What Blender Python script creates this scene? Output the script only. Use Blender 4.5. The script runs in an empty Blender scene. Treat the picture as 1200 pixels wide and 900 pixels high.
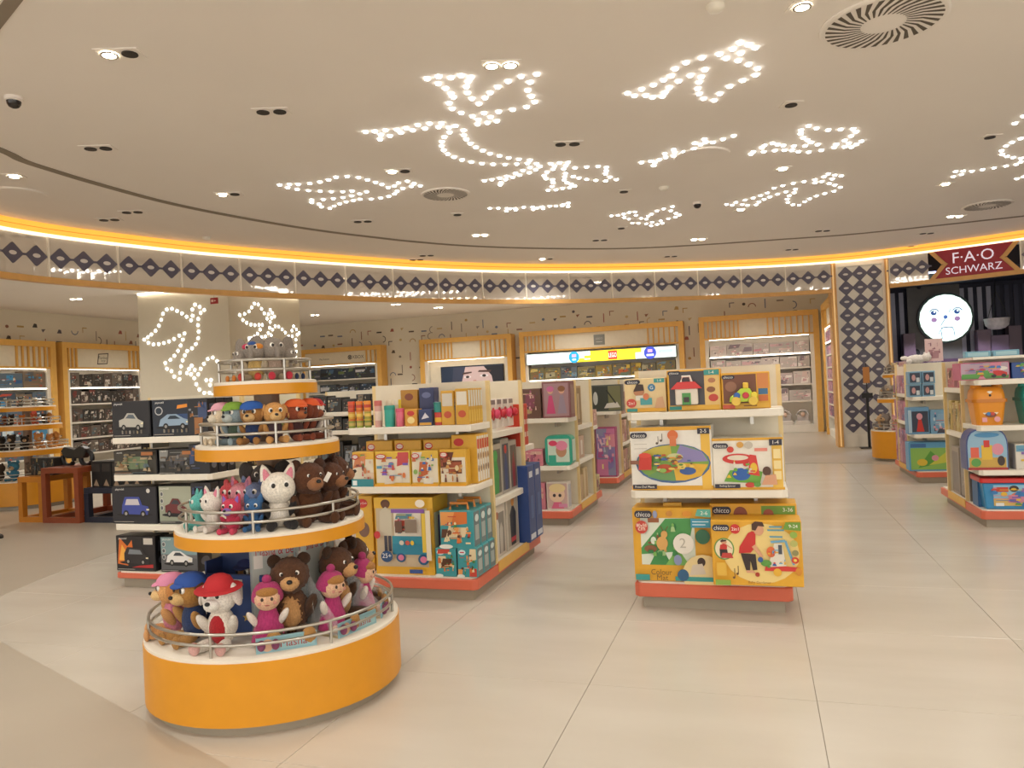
import bpy, bmesh, math, random
from mathutils import Vector, Matrix
random.seed(7)
S = bpy.context.scene
COL = S.collection
PI = math.pi

# ------------------------------------------------------------------ camera, world, exposure
F_PX = 900.0            # focal length for a 1200 px wide frame
CAM_H = 1.5
YAW, PITCH, ROLL = math.radians(17.74), math.radians(0.42), 0.047
cam_d = bpy.data.cameras.new('camera')
cam_d.sensor_width = 36.0
cam_d.lens = 36.0 * F_PX / 1200.0
cam_d.clip_end = 200
cam = bpy.data.objects.new('camera', cam_d)
COL.objects.link(cam)
cam.matrix_world = (Matrix.Translation((0, 0, CAM_H)) @ Matrix.Rotation(YAW, 4, 'Z')
                    @ Matrix.Rotation(PI / 2 + PITCH, 4, 'X') @ Matrix.Rotation(-ROLL, 4, 'Z'))
S.camera = cam
wd = bpy.data.worlds.new('world')
S.world = wd
wd.use_nodes = True
wd.node_tree.nodes['Background'].inputs[0].default_value = (1.0, 0.965, 0.915, 1)
wd.node_tree.nodes['Background'].inputs[1].default_value = 1.35
S.view_settings.view_transform = 'Standard'
S.view_settings.look = 'None'
S.view_settings.gamma = 1.0
S.view_settings.use_curve_mapping = False
S.view_settings.exposure = 0.52
LAMP_W = 70.0           # watts of one lit recessed spotlight
WARM = (1.0, 0.965, 0.91)
CEIL = 3.95
BACK_V, LEFT_U, SIDE_U = 21.9, -16.3, 1.6

# pixel -> direction -> point on a known plane (x = across the shop, y = into the shop)
def ray(px, py):
    a = (px - 600) / F_PX; b = -(py - 450) / F_PX
    x = a * math.cos(ROLL) + b * math.sin(ROLL); y = -a * math.sin(ROLL) + b * math.cos(ROLL)
    fw = math.cos(PITCH) - y * math.sin(PITCH); up = math.sin(PITCH) + y * math.cos(PITCH)
    c, s = math.cos(YAW), math.sin(YAW)
    return (x * c - fw * s, x * s + fw * c, up)
def on_z(px, py, z):
    r = ray(px, py); t = (z - CAM_H) / r[2]; return (r[0] * t, r[1] * t)
def on_v(px, py, v):
    r = ray(px, py); t = v / r[1]; return (r[0] * t, CAM_H + r[2] * t)
def on_u(px, py, u):
    r = ray(px, py); t = u / r[0]; return (r[1] * t, CAM_H + r[2] * t)

# ------------------------------------------------------------------ materials
def lin(c):
    if isinstance(c, str):
        c = c.lstrip('#'); c = tuple(int(c[i:i + 2], 16) / 255 for i in (0, 2, 4))
    return tuple((x / 12.92 if x <= 0.04045 else ((x + 0.055) / 1.055) ** 2.4) for x in c)
MATS = {}
def mat(name, col=None, rough=0.5, metal=0.0, emit=None, strength=0, noise=0.0, nscale=8.0, bump=0.0, bscale=60, spec=0.5, trans=0.0, alpha=1.0, coat=0.0, sheen=0.0):
    if name in MATS: return MATS[name]
    m = bpy.data.materials.new(name); m.use_nodes = True
    nt = m.node_tree; b = nt.nodes['Principled BSDF']
    c = lin(col if col else '#808080')
    b.inputs['Base Color'].default_value = (*c, 1)
    b.inputs['Roughness'].default_value = rough
    b.inputs['Metallic'].default_value = metal
    b.inputs['Specular IOR Level'].default_value = spec
    b.inputs['Transmission Weight'].default_value = trans
    b.inputs['Alpha'].default_value = alpha
    b.inputs['Coat Weight'].default_value = coat
    b.inputs['Sheen Weight'].default_value = sheen; b.inputs['Sheen Roughness'].default_value = .6
    if emit:
        b.inputs['Emission Color'].default_value = (*lin(emit), 1)
        b.inputs['Emission Strength'].default_value = strength
    tc = nt.nodes.new('ShaderNodeTexCoord')
    if noise:
        n = nt.nodes.new('ShaderNodeTexNoise'); n.inputs['Scale'].default_value = nscale; n.inputs['Detail'].default_value = 4
        nt.links.new(tc.outputs['Object'], n.inputs['Vector'])
        r = nt.nodes.new('ShaderNodeValToRGB')
        r.color_ramp.elements[0].position = 0.3; r.color_ramp.elements[1].position = 0.7
        r.color_ramp.elements[0].color = (*[x * (1 - noise) for x in c], 1)
        r.color_ramp.elements[1].color = (*[min(1, x * (1 + noise)) for x in c], 1)
        nt.links.new(n.outputs['Fac'], r.inputs['Fac']); nt.links.new(r.outputs['Color'], b.inputs['Base Color'])
    if bump:
        n2 = nt.nodes.new('ShaderNodeTexNoise'); n2.inputs['Scale'].default_value = bscale; n2.inputs['Detail'].default_value = 3
        nt.links.new(tc.outputs['Object'], n2.inputs['Vector'])
        bp = nt.nodes.new('ShaderNodeBump'); bp.inputs['Strength'].default_value = bump; bp.inputs['Distance'].default_value = 0.01
        nt.links.new(n2.outputs['Fac'], bp.inputs['Height']); nt.links.new(bp.outputs['Normal'], b.inputs['Normal'])
    MATS[name] = m
    return m
def plain(hexc, rough=0.45): return mat('card_' + hexc.strip('#') + '_%d' % int(rough * 100), hexc, rough, noise=0.03, nscale=30)
def fur(hexc): return mat('plush_' + hexc.strip('#'), hexc, 0.95, spec=0.1, noise=0.2, nscale=9, bump=0.45, bscale=22, sheen=.12)
def plastic(hexc): return mat('plastic_' + hexc.strip('#'), hexc, 0.3, noise=0.02, nscale=20)

INK = bpy.data.materials.new('printed_ink'); INK.use_nodes = True
_b = INK.node_tree.nodes['Principled BSDF']; _a = INK.node_tree.nodes.new('ShaderNodeVertexColor'); _a.layer_name = 'Col'
INK.node_tree.links.new(_a.outputs['Color'], _b.inputs['Base Color']); _b.inputs['Roughness'].default_value = 0.4
def glow_ink(name, strength):
    m = bpy.data.materials.new(name); m.use_nodes = True
    b = m.node_tree.nodes['Principled BSDF']; a = m.node_tree.nodes.new('ShaderNodeVertexColor'); a.layer_name = 'Col'
    m.node_tree.links.new(a.outputs['Color'], b.inputs['Base Color']); m.node_tree.links.new(a.outputs['Color'], b.inputs['Emission Color'])
    b.inputs['Emission Strength'].default_value = strength; b.inputs['Roughness'].default_value = 0.3
    return m
INK_LIT = glow_ink('backlit_print', 0.9)

WHITE = mat('white_laminate', '#ece5d6', 0.4, noise=0.02)
CREAM = mat('cream_panel', '#e6dcc6', 0.5, noise=0.03)
ORANGE = mat('coral_laminate', '#d56a4e', 0.4, noise=0.03)
YELLOW = mat('yellow_laminate', '#dd961c', 0.38, noise=0.03)
GOLD = mat('golden_frame', '#dca860', 0.4, noise=0.06)
STEEL = mat('brushed_steel', '#b9b4aa', 0.28, metal=0.9, noise=0.05)
TOE = mat('toe_kick_grey', '#a39a88', 0.45, noise=0.04)
TAUPE = mat('taupe_pole', '#a08872', 0.5, noise=0.03)
DARKHOLE = mat('dark_lamp_well', '#2b2520', 0.6, noise=0.05)
LED = mat('led_white', '#ffffff', 0.5, emit='#fffdf8', strength=9)
LEDSTRIP = mat('led_strip', '#ffffff', 0.5, emit='#fff1dc', strength=5.0)
LAMPON = mat('lit_lamp', '#ffffff', 0.4, emit='#fff2d6', strength=25)
BLACK = mat('black_plastic', '#17161a', 0.4, noise=0.05)
BLACKMETAL = mat('black_metal', '#1d1b1b', 0.45, noise=0.05)
DIAMOND = mat('slate_print', '#5d5868', 0.35, noise=0.04)
CLEAR = mat('clear_film', '#ffffff', 0.08, alpha=0.14, spec=0.6)

# ------------------------------------------------------------------ object helpers
def tag(o, label=None, cat=None, group=None, kind=None):
    if label: o['label'] = label
    if cat: o['category'] = cat
    if group: o['group'] = group
    if kind: o['kind'] = kind
    return o
def link(name, me, m=None, parent=None, loc=(0, 0, 0), rot=(0, 0, 0), scale=(1, 1, 1)):
    o = bpy.data.objects.new(name, me); COL.objects.link(o)
    if m is not None and me is not None and not me.materials: me.materials.append(m)
    o.location = loc; o.rotation_euler = rot; o.scale = scale
    if parent is not None: o.parent = parent
    return o
def empty(name, loc=(0, 0, 0), rz=0.0, label=None, cat=None, group=None):
    o = bpy.data.objects.new(name, None); COL.objects.link(o); o.empty_display_size = 0.1
    o.location = loc; o.rotation_euler = (0, 0, rz)
    return tag(o, label, cat, group)
class MB:
    def __init__(s): s.v = []; s.f = []
    def box(s, x0, x1, y0, y1, z0, z1):
        n = len(s.v)
        s.v += [(x, y, z) for z in (z0, z1) for (x, y) in ((x0, y0), (x1, y0), (x1, y1), (x0, y1))]
        s.f += [tuple(n + i for i in q) for q in ((3, 2, 1, 0), (4, 5, 6, 7), (0, 1, 5, 4), (1, 2, 6, 5), (2, 3, 7, 6), (3, 0, 4, 7))]
        return s
    def prism(s, pts, z0, z1):
        n = len(s.v); k = len(pts)
        s.v += [(x, y, z0) for x, y in pts] + [(x, y, z1) for x, y in pts]
        s.f.append(tuple(n + i for i in reversed(range(k)))); s.f.append(tuple(n + k + i for i in range(k)))
        s.f += [(n + i, n + (i + 1) % k, n + k + (i + 1) % k, n + k + i) for i in range(k)]
        return s
    def lathe(s, prof, cx=0, cy=0, seg=24):
        n = len(s.v)
        for r, z in prof:
            s.v += [(cx + r * math.cos(2 * PI * i / seg), cy + r * math.sin(2 * PI * i / seg), z) for i in range(seg)]
        for j in range(len(prof) - 1):
            for i in range(seg):
                a = n + j * seg + i; b = n + j * seg + (i + 1) % seg
                s.f.append((a, b, b + seg, a + seg))
        s.f.append(tuple(n + i for i in reversed(range(seg)))); s.f.append(tuple(n + (len(prof) - 1) * seg + i for i in range(seg)))
        return s
    def tube(s, pts, r, seg=8, closed=False):
        pts = [Vector(p) for p in pts]; n = len(s.v); k = len(pts)
        for i, p in enumerate(pts):
            a = pts[(i - 1) % k] if (closed or i) else p; b = pts[(i + 1) % k] if (closed or i < k - 1) else p
            t = (b - a).normalized(); up = Vector((0, 0, 1)) if abs(t.z) < 0.9 else Vector((1, 0, 0))
            x = t.cross(up).normalized(); y = x.cross(t)
            s.v += [tuple(p + r * (math.cos(2 * PI * j / seg) * x + math.sin(2 * PI * j / seg) * y)) for j in range(seg)]
        for i in range(k if closed else k - 1):
            for j in range(seg):
                a = n + i * seg + j; b = n + i * seg + (j + 1) % seg; c = n + ((i + 1) % k) * seg
                s.f.append((a, b, c + (j + 1) % seg, c + j))
        if not closed:
            s.f.append(tuple(n + j for j in reversed(range(seg)))); s.f.append(tuple(n + (k - 1) * seg + j for j in range(seg)))
        return s
    def mesh(s, name, smooth=False, bevel=0.0):
        me = bpy.data.meshes.new(name); me.from_pydata(s.v, [], s.f)
        if bevel:
            bm = bmesh.new(); bm.from_mesh(me)
            bmesh.ops.bevel(bm, geom=bm.edges[:], offset=bevel, segments=1, affect='EDGES'); bm.to_mesh(me); bm.free()
        if smooth:
            me.polygons.foreach_set('use_smooth', [True] * len(me.polygons))
            me.set_sharp_from_angle(angle=0.8)
        me.update()
        return me
    def build(s, name, m, parent=None, loc=(0, 0, 0), rot=(0, 0, 0), smooth=False, bevel=0.0):
        return link(name, s.mesh(name, smooth, bevel), m, parent, loc, rot)
_cache = {}
def cached(key, fn):
    if key not in _cache: _cache[key] = fn()
    return _cache[key]
def boxmesh(w, d, h, m, bev=0.004):
    key = ('box', round(w, 3), round(d, 3), round(h, 3), m.name, bev)
    def mk():
        me = MB().box(-w / 2, w / 2, 0, d, 0, h).mesh('carton', bevel=min(bev, 0.2 * min(w, d, h))); me.materials.append(m); return me
    return cached(key, mk)
def ball(m, seg=16):
    def mk():
        me = MB().lathe([(max(0.001, math.sin(PI * i / 11)), -math.cos(PI * i / 11)) for i in range(12)], seg=seg).mesh('ball', True); me.materials.append(m); return me
    return cached(('ball', m.name, seg), mk)
def furball(m):
    def mk():
        bm = bmesh.new(); bmesh.ops.create_icosphere(bm, subdivisions=4, radius=1.0)
        rr = random.Random(3)
        for v in bm.verts: v.co *= 1 + rr.uniform(-0.05, 0.07)
        me = bpy.data.meshes.new('furball'); bm.to_mesh(me); bm.free(); me.materials.append(m)
        me.polygons.foreach_set('use_smooth', [True] * len(me.polygons)); return me
    return cached(('furball', m.name), mk)

# ---- flat print: shapes in 0..1 face coordinates, one mesh with ink colours
def text_geo(s):
    def mk():
        cu = bpy.data.curves.new('lettering', 'FONT'); cu.body = s; cu.size = 1.0; cu.resolution_u = 3
        ob = bpy.data.objects.new('lettering', cu)
        me = bpy.data.meshes.new_from_object(ob)
        vs = [tuple(v.co)[:2] for v in me.vertices]; fs = [tuple(p.vertices) for p in me.polygons]
        bpy.data.objects.remove(ob); bpy.data.curves.remove(cu); bpy.data.meshes.remove(me)
        x0 = min(v[0] for v in vs); x1 = max(v[0] for v in vs); y0 = min(v[1] for v in vs); y1 = max(v[1] for v in vs)
        return [((v[0] - (x0 + x1) / 2) / (y1 - y0), (v[1] - (y0 + y1) / 2) / (y1 - y0)) for v in vs], fs, (x1 - x0) / (y1 - y0)
    return cached(('text', s), mk)
def print_mesh(shapes, w, h, step=0.0006):
    vs, fs, cs = [], [], []
    for k, sh in enumerate(shapes):
        y = -(0.0012 + k * step); n = len(vs); t = sh[0]
        if t == 'r':
            _, x0, z0, x1, z1, c = sh; pts = [(x0, z0), (x1, z0), (x1, z1), (x0, z1)]
        elif t == 'e':
            _, cx, cz, rx, rz, c = sh; pts = [(cx + rx * math.cos(2 * PI * i / 20), cz + rz * math.sin(2 * PI * i / 20)) for i in range(20)]
        elif t == 'p':
            _, pts, c = sh
        elif t == 'l':     # line x0,z0,x1,z1,thickness in metres
            _, x0, z0, x1, z1, th, c = sh
            dx, dz = (x1 - x0) * w, (z1 - z0) * h; L = math.hypot(dx, dz) or 1; ox, oz = -dz / L * th / 2 / w, dx / L * th / 2 / h
            pts = [(x0 + ox, z0 + oz), (x0 - ox, z0 - oz), (x1 - ox, z1 - oz), (x1 + ox, z1 + oz)]
        elif t == 't':     # text cx,cz,height(fraction of h),colour,max width fraction
            _, s, cx, cz, th, c = sh[:6]
            g, tf, asp = text_geo(s); hh = th * h; sx = 1.0
            if len(sh) > 6 and asp * hh > sh[6] * w: sx = sh[6] * w / (asp * hh)
            vs += [(cx * w - w / 2 + a * hh * sx, y, cz * h + b * hh) for a, b in g]
            for f in tf: fs.append(tuple(n + i for i in f)); cs.append(c)
            continue
        vs += [((x - 0.5) * w, y, z * h) for x, z in pts]
        fs.append(tuple(range(n, n + len(pts)))); cs.append(c)
    me = bpy.data.meshes.new('print'); me.from_pydata(vs, [], fs)
    at = me.color_attributes.new('Col', 'FLOAT_COLOR', 'CORNER')
    data = []
    for p, c in zip(me.polygons, cs):
        data += list((*lin(c), 1.0)) * p.loop_total
    at.data.foreach_set('color', data)
    me.update()
    # every face looks to the front (-y)
    bm = bmesh.new(); bm.from_mesh(me)
    fl = [f for f in bm.faces if f.normal.y > 0]
    bmesh.ops.reverse_faces(bm, faces=fl); bm.to_mesh(me); bm.free()
    return me
def add_print(parent, shapes, w, h, name='front_print', loc=(0, 0, 0), rot=(0, 0, 0), ink=None, key=None):
    if key:
        me = cached(('print', key, round(w, 3), round(h, 3)), lambda: print_mesh(shapes, w, h))
    else: me = print_mesh(shapes, w, h)
    return link(name, me, ink or INK, parent, loc, rot)
def art(seed, pal, n=7, frame=None, bg=True):
    """busy printed picture: patches of background, then clusters of small figures and lines of small type"""
    r = random.Random(seed); out = []
    if frame: out.append(('r', 0.05, 0.05, 0.95, 0.95, frame))
    cl = lambda q: min(.97, max(.03, q))
    for i in range(max(2, n // 4) if bg else 0):
        x, z = r.uniform(.1, .9), r.uniform(.1, .9); a, b = r.uniform(.12, .35), r.uniform(.08, .25)
        out.append(('p', [(cl(x - a), cl(z - b)), (cl(x + a * r.uniform(.6, 1)), cl(z - b * r.uniform(.5, 1))), (cl(x + a), cl(z + b)), (cl(x - a * r.uniform(.4, 1)), cl(z + b))], r.choice(pal)))
    for i in range(n):
        c, c2 = r.choice(pal), r.choice(pal); x, z = r.uniform(0.12, 0.88), r.uniform(0.14, 0.84); a = r.uniform(.03, .08); b = r.uniform(.04, .1)
        k = r.random()
        if k < .5:    # small figure: body and head
            out.append(('p', [(cl(x - a), cl(z - b)), (cl(x + a), cl(z - b)), (cl(x + a * .5), cl(z + b * .4)), (cl(x - a * .6), cl(z + b * .4))], c))
            out.append(('p', [(x + a * .55 * math.cos(t * PI / 4), cl(z + b * .85 + b * .5 * math.sin(t * PI / 4))) for t in range(8)], c2))
        elif k < .75: out.append(('r', cl(x - a), cl(z - b * .5), cl(x + a), cl(z + b * .5), c))
        else: out.append(('p', [(cl(x + a * math.cos(t * PI / 4)), cl(z + b * math.sin(t * PI / 4))) for t in range(8)], c))
    for i in range(2 + n // 6 if bg else 0):
        x, z, L = r.uniform(.06, .5), r.uniform(.06, .94), r.uniform(.15, .4); out.append(('r', x, z, x + L, z + .022, r.choice(pal)))
    return out
def sub(shapes, x0, z0, x1, z1):
    out = []
    fx = lambda q: x0 + q * (x1 - x0); fz = lambda q: z0 + q * (z1 - z0)
    for h in shapes:
        if h[0] == 'r': out.append(('r', fx(h[1]), fz(h[2]), fx(h[3]), fz(h[4]), h[5]))
        elif h[0] == 'p': out.append(('p', [(fx(a), fz(b)) for a, b in h[1]], h[2]))
    return out
FACE = {'front': 0.0, 'right': PI / 2, 'left': -PI / 2, 'back': PI}
def carton(name, label, cat, loc, face, w, d, h, col, shapes=(), side=(), group=None, top=None, yaw=0.0, key=None, rough=0.4, bev=0.004):
    rz = (FACE[face] if isinstance(face, str) else face) + yaw
    o = link(name, boxmesh(w, d, h, plain(col, rough) if isinstance(col, str) else col, bev), None, None, loc, (0, 0, rz))
    tag(o, label, cat, group)
    if shapes: add_print(o, list(shapes), w, h, key=key and key + 'f')
    if side: add_print(o, list(side), d, h, 'side_print', (w / 2, d / 2, 0), (0, 0, PI / 2), key=key and key + 's')
    return o
ORD = ['first', 'second', 'third', 'fourth', 'fifth', 'sixth', 'seventh', 'eighth', 'ninth', 'tenth', 'eleventh', 'twelfth']

# ------------------------------------------------------------------ floor, ceiling, walls
FLOORMAT = bpy.data.materials.new('polished_porcelain'); FLOORMAT.use_nodes = True
def _floor():
    nt = FLOORMAT.node_tree; b = nt.nodes['Principled BSDF']
    g = nt.nodes.new('ShaderNodeNewGeometry')
    n = nt.nodes.new('ShaderNodeTexNoise'); n.inputs['Scale'].default_value = 0.9; n.inputs['Detail'].default_value = 5
    mp = nt.nodes.new('ShaderNodeMapping'); mp.inputs['Scale'].default_value = (1.0, 3.0, 1.0)
    nt.links.new(g.outputs['Position'], mp.inputs['Vector']); nt.links.new(mp.outputs['Vector'], n.inputs['Vector'])
    r = nt.nodes.new('ShaderNodeValToRGB'); r.color_ramp.elements[0].position = 0.3; r.color_ramp.elements[1].position = 0.72
    r.color_ramp.elements[0].color = (*lin('#c6beb0'), 1); r.color_ramp.elements[1].color = (*lin('#cfc8bb'), 1)
    nt.links.new(n.outputs['Fac'], r.inputs['Fac']); nt.links.new(r.outputs['Color'], b.inputs['Base Color'])
    b.inputs['Roughness'].default_value = 0.2; b.inputs['Specular IOR Level'].default_value = 0.45
_floor()
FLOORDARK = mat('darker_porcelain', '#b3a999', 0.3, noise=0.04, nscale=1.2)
SLAB = bpy.data.materials.new('distant_tiles'); SLAB.use_nodes = True
def _slab():
    nt = SLAB.node_tree; b = nt.nodes['Principled BSDF']; g = nt.nodes.new('ShaderNodeNewGeometry')
    mp = nt.nodes.new('ShaderNodeMapping'); mp.inputs['Location'].default_value = (0.88, -3.79, 0)
    k = nt.nodes.new('ShaderNodeTexBrick'); k.offset = 0; k.inputs['Scale'].default_value = 1.0
    k.inputs['Brick Width'].default_value = 1.07; k.inputs['Row Height'].default_value = 1.06; k.inputs['Mortar Size'].default_value = 0.003
    for i, c in ((0, '#c8c0b2'), (1, '#cdc6b8'), (2, '#a09788')): k.inputs[i + 1].default_value = (*lin(c), 1)
    nt.links.new(g.outputs['Position'], mp.inputs['Vector']); nt.links.new(mp.outputs['Vector'], k.inputs['Vector'])
    nt.links.new(k.outputs['Color'], b.inputs['Base Color']); b.inputs['Roughness'].default_value = 0.2
_slab()
U0, U1, V0, V1 = LEFT_U - 0.45, 14.0, -7.0, BACK_V + 0.45
floor = MB().box(U0 - .2, U1, V0, V1 + .2, -0.12, -0.005).build('floor', SLAB); tag(floor, kind='structure')
tile_me = MB().box(0.0015, 1.0685, 0.0015, 1.0585, -0.012, 0).mesh('tile', bevel=0.001); tile_me.materials.append(FLOORMAT)
for i in range(-9, 5):
    for j in range(-3, 9):
        u, v = -0.88 + 1.07 * i, 3.79 + 1.06 * j
        cu, cv = u + .535, v + .53
        fw = -cu * math.sin(YAW) + cv * math.cos(YAW); sx = cu * math.cos(YAW) + cv * math.sin(YAW)
        if fw > 0.9 and abs(sx) < fw * 0.68 + 1.3 and fw < 12.5: link('tile', tile_me, None, floor, (u, v, 0))
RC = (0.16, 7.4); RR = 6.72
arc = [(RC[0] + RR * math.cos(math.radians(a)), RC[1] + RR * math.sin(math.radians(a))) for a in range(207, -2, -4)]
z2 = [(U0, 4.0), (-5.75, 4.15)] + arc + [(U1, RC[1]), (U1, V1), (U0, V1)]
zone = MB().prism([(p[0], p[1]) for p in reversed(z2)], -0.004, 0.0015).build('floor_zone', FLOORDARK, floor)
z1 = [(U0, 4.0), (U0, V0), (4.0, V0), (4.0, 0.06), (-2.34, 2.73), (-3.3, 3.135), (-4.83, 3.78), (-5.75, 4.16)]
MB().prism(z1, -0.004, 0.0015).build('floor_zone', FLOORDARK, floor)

CEILM = mat('ceiling_paint', '#f0e8df', 0.8, noise=0.015, nscale=0.7)
ceil = MB().box(U0 - .2, U1, V0, V1 + .2, CEIL, CEIL + 0.12).build('ceiling', CEILM); tag(ceil, kind='structure')
WALLM = mat('wallpaper_white', '#e4dcca', 0.7, noise=0.02, nscale=2)
NAVY = mat('boutique_navy', '#1d1f33', 0.6, noise=0.06, nscale=3)
wall_back = MB().box(U0 - .2, 2.6, V1, V1 + .2, 0, CEIL).build('wall_back', WALLM); tag(wall_back, kind='structure')
wall_left = MB().box(U0 - .2, U0, V0, V1, 0, CEIL).build('wall_left', WALLM); tag(wall_left, kind='structure')
wall_right = MB().box(SIDE_U + 0.45, SIDE_U + 0.6, 17.6, V1, 0, CEIL).build('wall_right', WALLM); tag(wall_right, kind='structure')
wall_b = MB().box(2.6, U1, V1 - 1.2, V1 + .2, 0, CEIL).build('wall_boutique', NAVY); tag(wall_b, kind='structure')
wall_e = MB().box(U1, U1 + .2, 4, V1, 0, CEIL).build('wall_far_right', NAVY); tag(wall_e, kind='structure')
soff = MB().box(2.62, U1, 17.9, V1 - 1.2, 3.55, CEIL).build('ceiling_boutique', NAVY); tag(soff, kind='structure')  # navy here paints in the dark of an unlit ceiling
MB().box(2.25, 2.6, 17.6, V1, 0, CEIL).build('wall_boutique_side', NAVY)['kind'] = 'structure'

# wallpaper print: small scattered shapes
def wallpaper(seed, W, H, dens, keep):
    r = random.Random(seed); pal = ['#64584c', '#5a5660', '#94644f', '#bd9c5e', '#968b7e', '#6e7c96', '#ab6254', '#cdb684', '#453e38']
    out = []; n = int(W * H * dens)
    nx = int(W / 0.36); nz = int(H / 0.27)
    for i in range(nx):
        for j in range(nz):
            x = (i + r.uniform(.2, .8)) * W / nx; z = (j + r.uniform(.2, .8)) * H / nz
            if r.random() < 0.1 or not keep(x, z) or x < .3 or x > W - .3: continue
            c = r.choice(pal); k = r.random(); X = lambda q: (x + q) / W; Z = lambda q: (z + q) / H
            if z + .2 > H or z < .2: continue
            if k < .22: out.append(('r', X(-.09), Z(-.022), X(.09), Z(.022), c))
            elif k < .4: out.append(('r', X(-.014), Z(-.13), X(.014), Z(.13), c))
            elif k < .52: out.append(('p', [(X(-.07), Z(-.04)), (X(.07), Z(-.04)), (X(.05), Z(.05)), (X(-.02), Z(.06))], c))
            elif k < .64: out.append(('e', x / W, z / H, .045 / W, .04 / H, c))
            elif k < .8:
                a0 = r.choice([0, 90, 180, 270]); o = [(X(.11 * math.cos(math.radians(a))), Z(.11 * math.sin(math.radians(a)))) for a in range(a0, a0 + 181, 20)]
                q = [(X(.085 * math.cos(math.radians(a))), Z(.085 * math.sin(math.radians(a)))) for a in range(a0 + 180, a0 - 1, -20)]; out.append(('p', o + q, c))
            elif k < .9:
                out.append(('p', [(X(-.07), Z(-.07)), (X(-.045), Z(-.07)), (X(-.045), Z(.045)), (X(.07), Z(.045)), (X(.07), Z(.07)), (X(-.07), Z(.07))], c))
            else: out.append(('p', [(X(-.06), Z(.03)), (X(-.02), Z(-.05)), (X(.06), Z(.04))], c))
    return out
Wb = 2.0 - U0
me = print_mesh(wallpaper(4, Wb, CEIL, 3, lambda x, z: z > 1.4), Wb, CEIL, 0.00001)
link('wallpaper_print', me, INK, wall_back, ((U0 + 2.0) / 2, V1, 0))
me = print_mesh(wallpaper(5, 14.0, CEIL, 3, lambda x, z: z > 1.4), 14.0, CEIL, 0.00001)
link('wallpaper_print', me, INK, wall_left, (U0, 13.0, 0), (0, 0, PI / 2))

# ------------------------------------------------------------------ ring fascia with diamond panels
def catmull(P, n=14):
    out = []
    for i in range(len(P) - 1):
        p0 = Vector(P[max(0, i - 1)]); p1 = Vector(P[i]); p2 = Vector(P[i + 1]); p3 = Vector(P[min(len(P) - 1, i + 2)])
        for k in range(n):
            t = k / n
            out.append(0.5 * ((2 * p1) + (p2 - p0) * t + (2 * p0 - 5 * p1 + 4 * p2 - p3) * t * t + (3 * p1 - p0 - 3 * p2 + p3) * t ** 3))
    out.append(Vector(P[-1])); return out
RING = catmull([(-7.4, 2.4), (-8.35, 4.8), (-8.83, 7.11), (-8.28, 9.07), (-7.42, 10.68), (-5.95, 12.78), (-4.61, 14.16), (-3.13, 15.22), (-1.51, 16.08), (.2, 16.74), (1.54, 17.0), (2.6, 16.9), (4.66, 16.15), (6.6, 14.9), (8.3, 13.2)])
LEN = [0.0]
for a, b in zip(RING, RING[1:]): LEN.append(LEN[-1] + (b - a).length)
def ring_at(s):
    s = max(0.0, min(LEN[-1] - 1e-4, s))
    lo = max(i for i in range(len(LEN)) if LEN[i] <= s); lo = min(lo, len(RING) - 2)
    t = (s - LEN[lo]) / (LEN[lo + 1] - LEN[lo]); p = RING[lo].lerp(RING[lo + 1], t)
    a = RING[max(0, lo - 2)]; b = RING[min(len(RING) - 1, lo + 3)]; d = (b - a).normalized()
    return p, d, Vector((d.y, -d.x))      # point, along (left to right), inward normal (towards the shop floor)
def s_near(u):
    return min((abs(RING[i].x - u), LEN[i]) for i in range(len(RING)) if RING[i].y > 12 or u < -6)[1]
def band(s0, s1, z0, z1, o0, o1, step=0.15):
    n = max(1, int((s1 - s0) / step)); mb = MB()
    for i in range(n + 1):
        p, d, nn = ring_at(s0 + (s1 - s0) * i / n)
        for o, z in ((o0, z0), (o1, z0), (o1, z1), (o0, z1)):
            q = p + nn * o; mb.v.append((q.x, q.y, z))
    for i in range(n):
        for k in range(4):
            a, b = i * 4 + k, i * 4 + (k + 1) % 4; mb.f.append((b, a, a + 4, b + 4))
    mb.f.append((0, 1, 2, 3)); mb.f.append(tuple(n * 4 + k for k in (3, 2, 1, 0)))
    return mb
SC0, SC1 = s_near(1.56), s_near(2.58)      # the patterned column interrupts the fascia here
ringroot = empty('trim_1'); tag(ringroot, kind='structure')
PANEL = mat('mirror_white_panel', '#e6dfd4', 0.04, metal=0.5, coat=.6)
COVE = mat('lit_golden_cove', '#f0b858', 0.4, emit='#ffb040', strength=0.62)
COVEEDGE = mat('lit_cove_edge', '#fff0d8', 0.4, emit='#ffe9c8', strength=1.1)
SEAM = mat('seam_brown', '#8a5a24', 0.5, noise=0.05)
ends = LEN[-1]
for s0, s1 in ((0.1, ends - 0.1),):
    band(s0, s1, CEIL - .06, CEIL, -.05, .03).build('cove_upper_band', COVE, ringroot)
    band(s0, s1, CEIL - .07, CEIL - .06, -.05, .01).build('cove_seam', SEAM, ringroot)
    band(s0, s1, CEIL - .135, CEIL - .07, -.05, .03).build('cove_lower_band', COVE, ringroot)
    band(s0, s1, CEIL - .17, CEIL - .135, -.05, .035).build('lit_edge', COVEEDGE, ringroot)
for s0, s1 in ((0.1, SC0), (SC1, ends - 0.1)):
    band(s0, s1, 3.17, 3.25, -.05, .04).build('lower_trim', GOLD, ringroot)
DW, DH = 0.285, 0.285
def rdia(cx, cz, w, h):      # diamond with softened corners
    out = []
    for k, (dx, dz) in enumerate(((1, 0), (0, 1), (-1, 0), (0, -1))):
        nx, nz = (-dz, dx)
        e = .13
        out += [(cx + w * (dx * (1 - e) - nx * e), cz + h * (dz * (1 - e) - nz * e)), (cx + w * (dx * (1 - .05)), cz + h * (dz * (1 - .05))), (cx + w * (dx * (1 - e) + nx * e), cz + h * (dz * (1 - e) + nz * e))]
    return out
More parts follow.
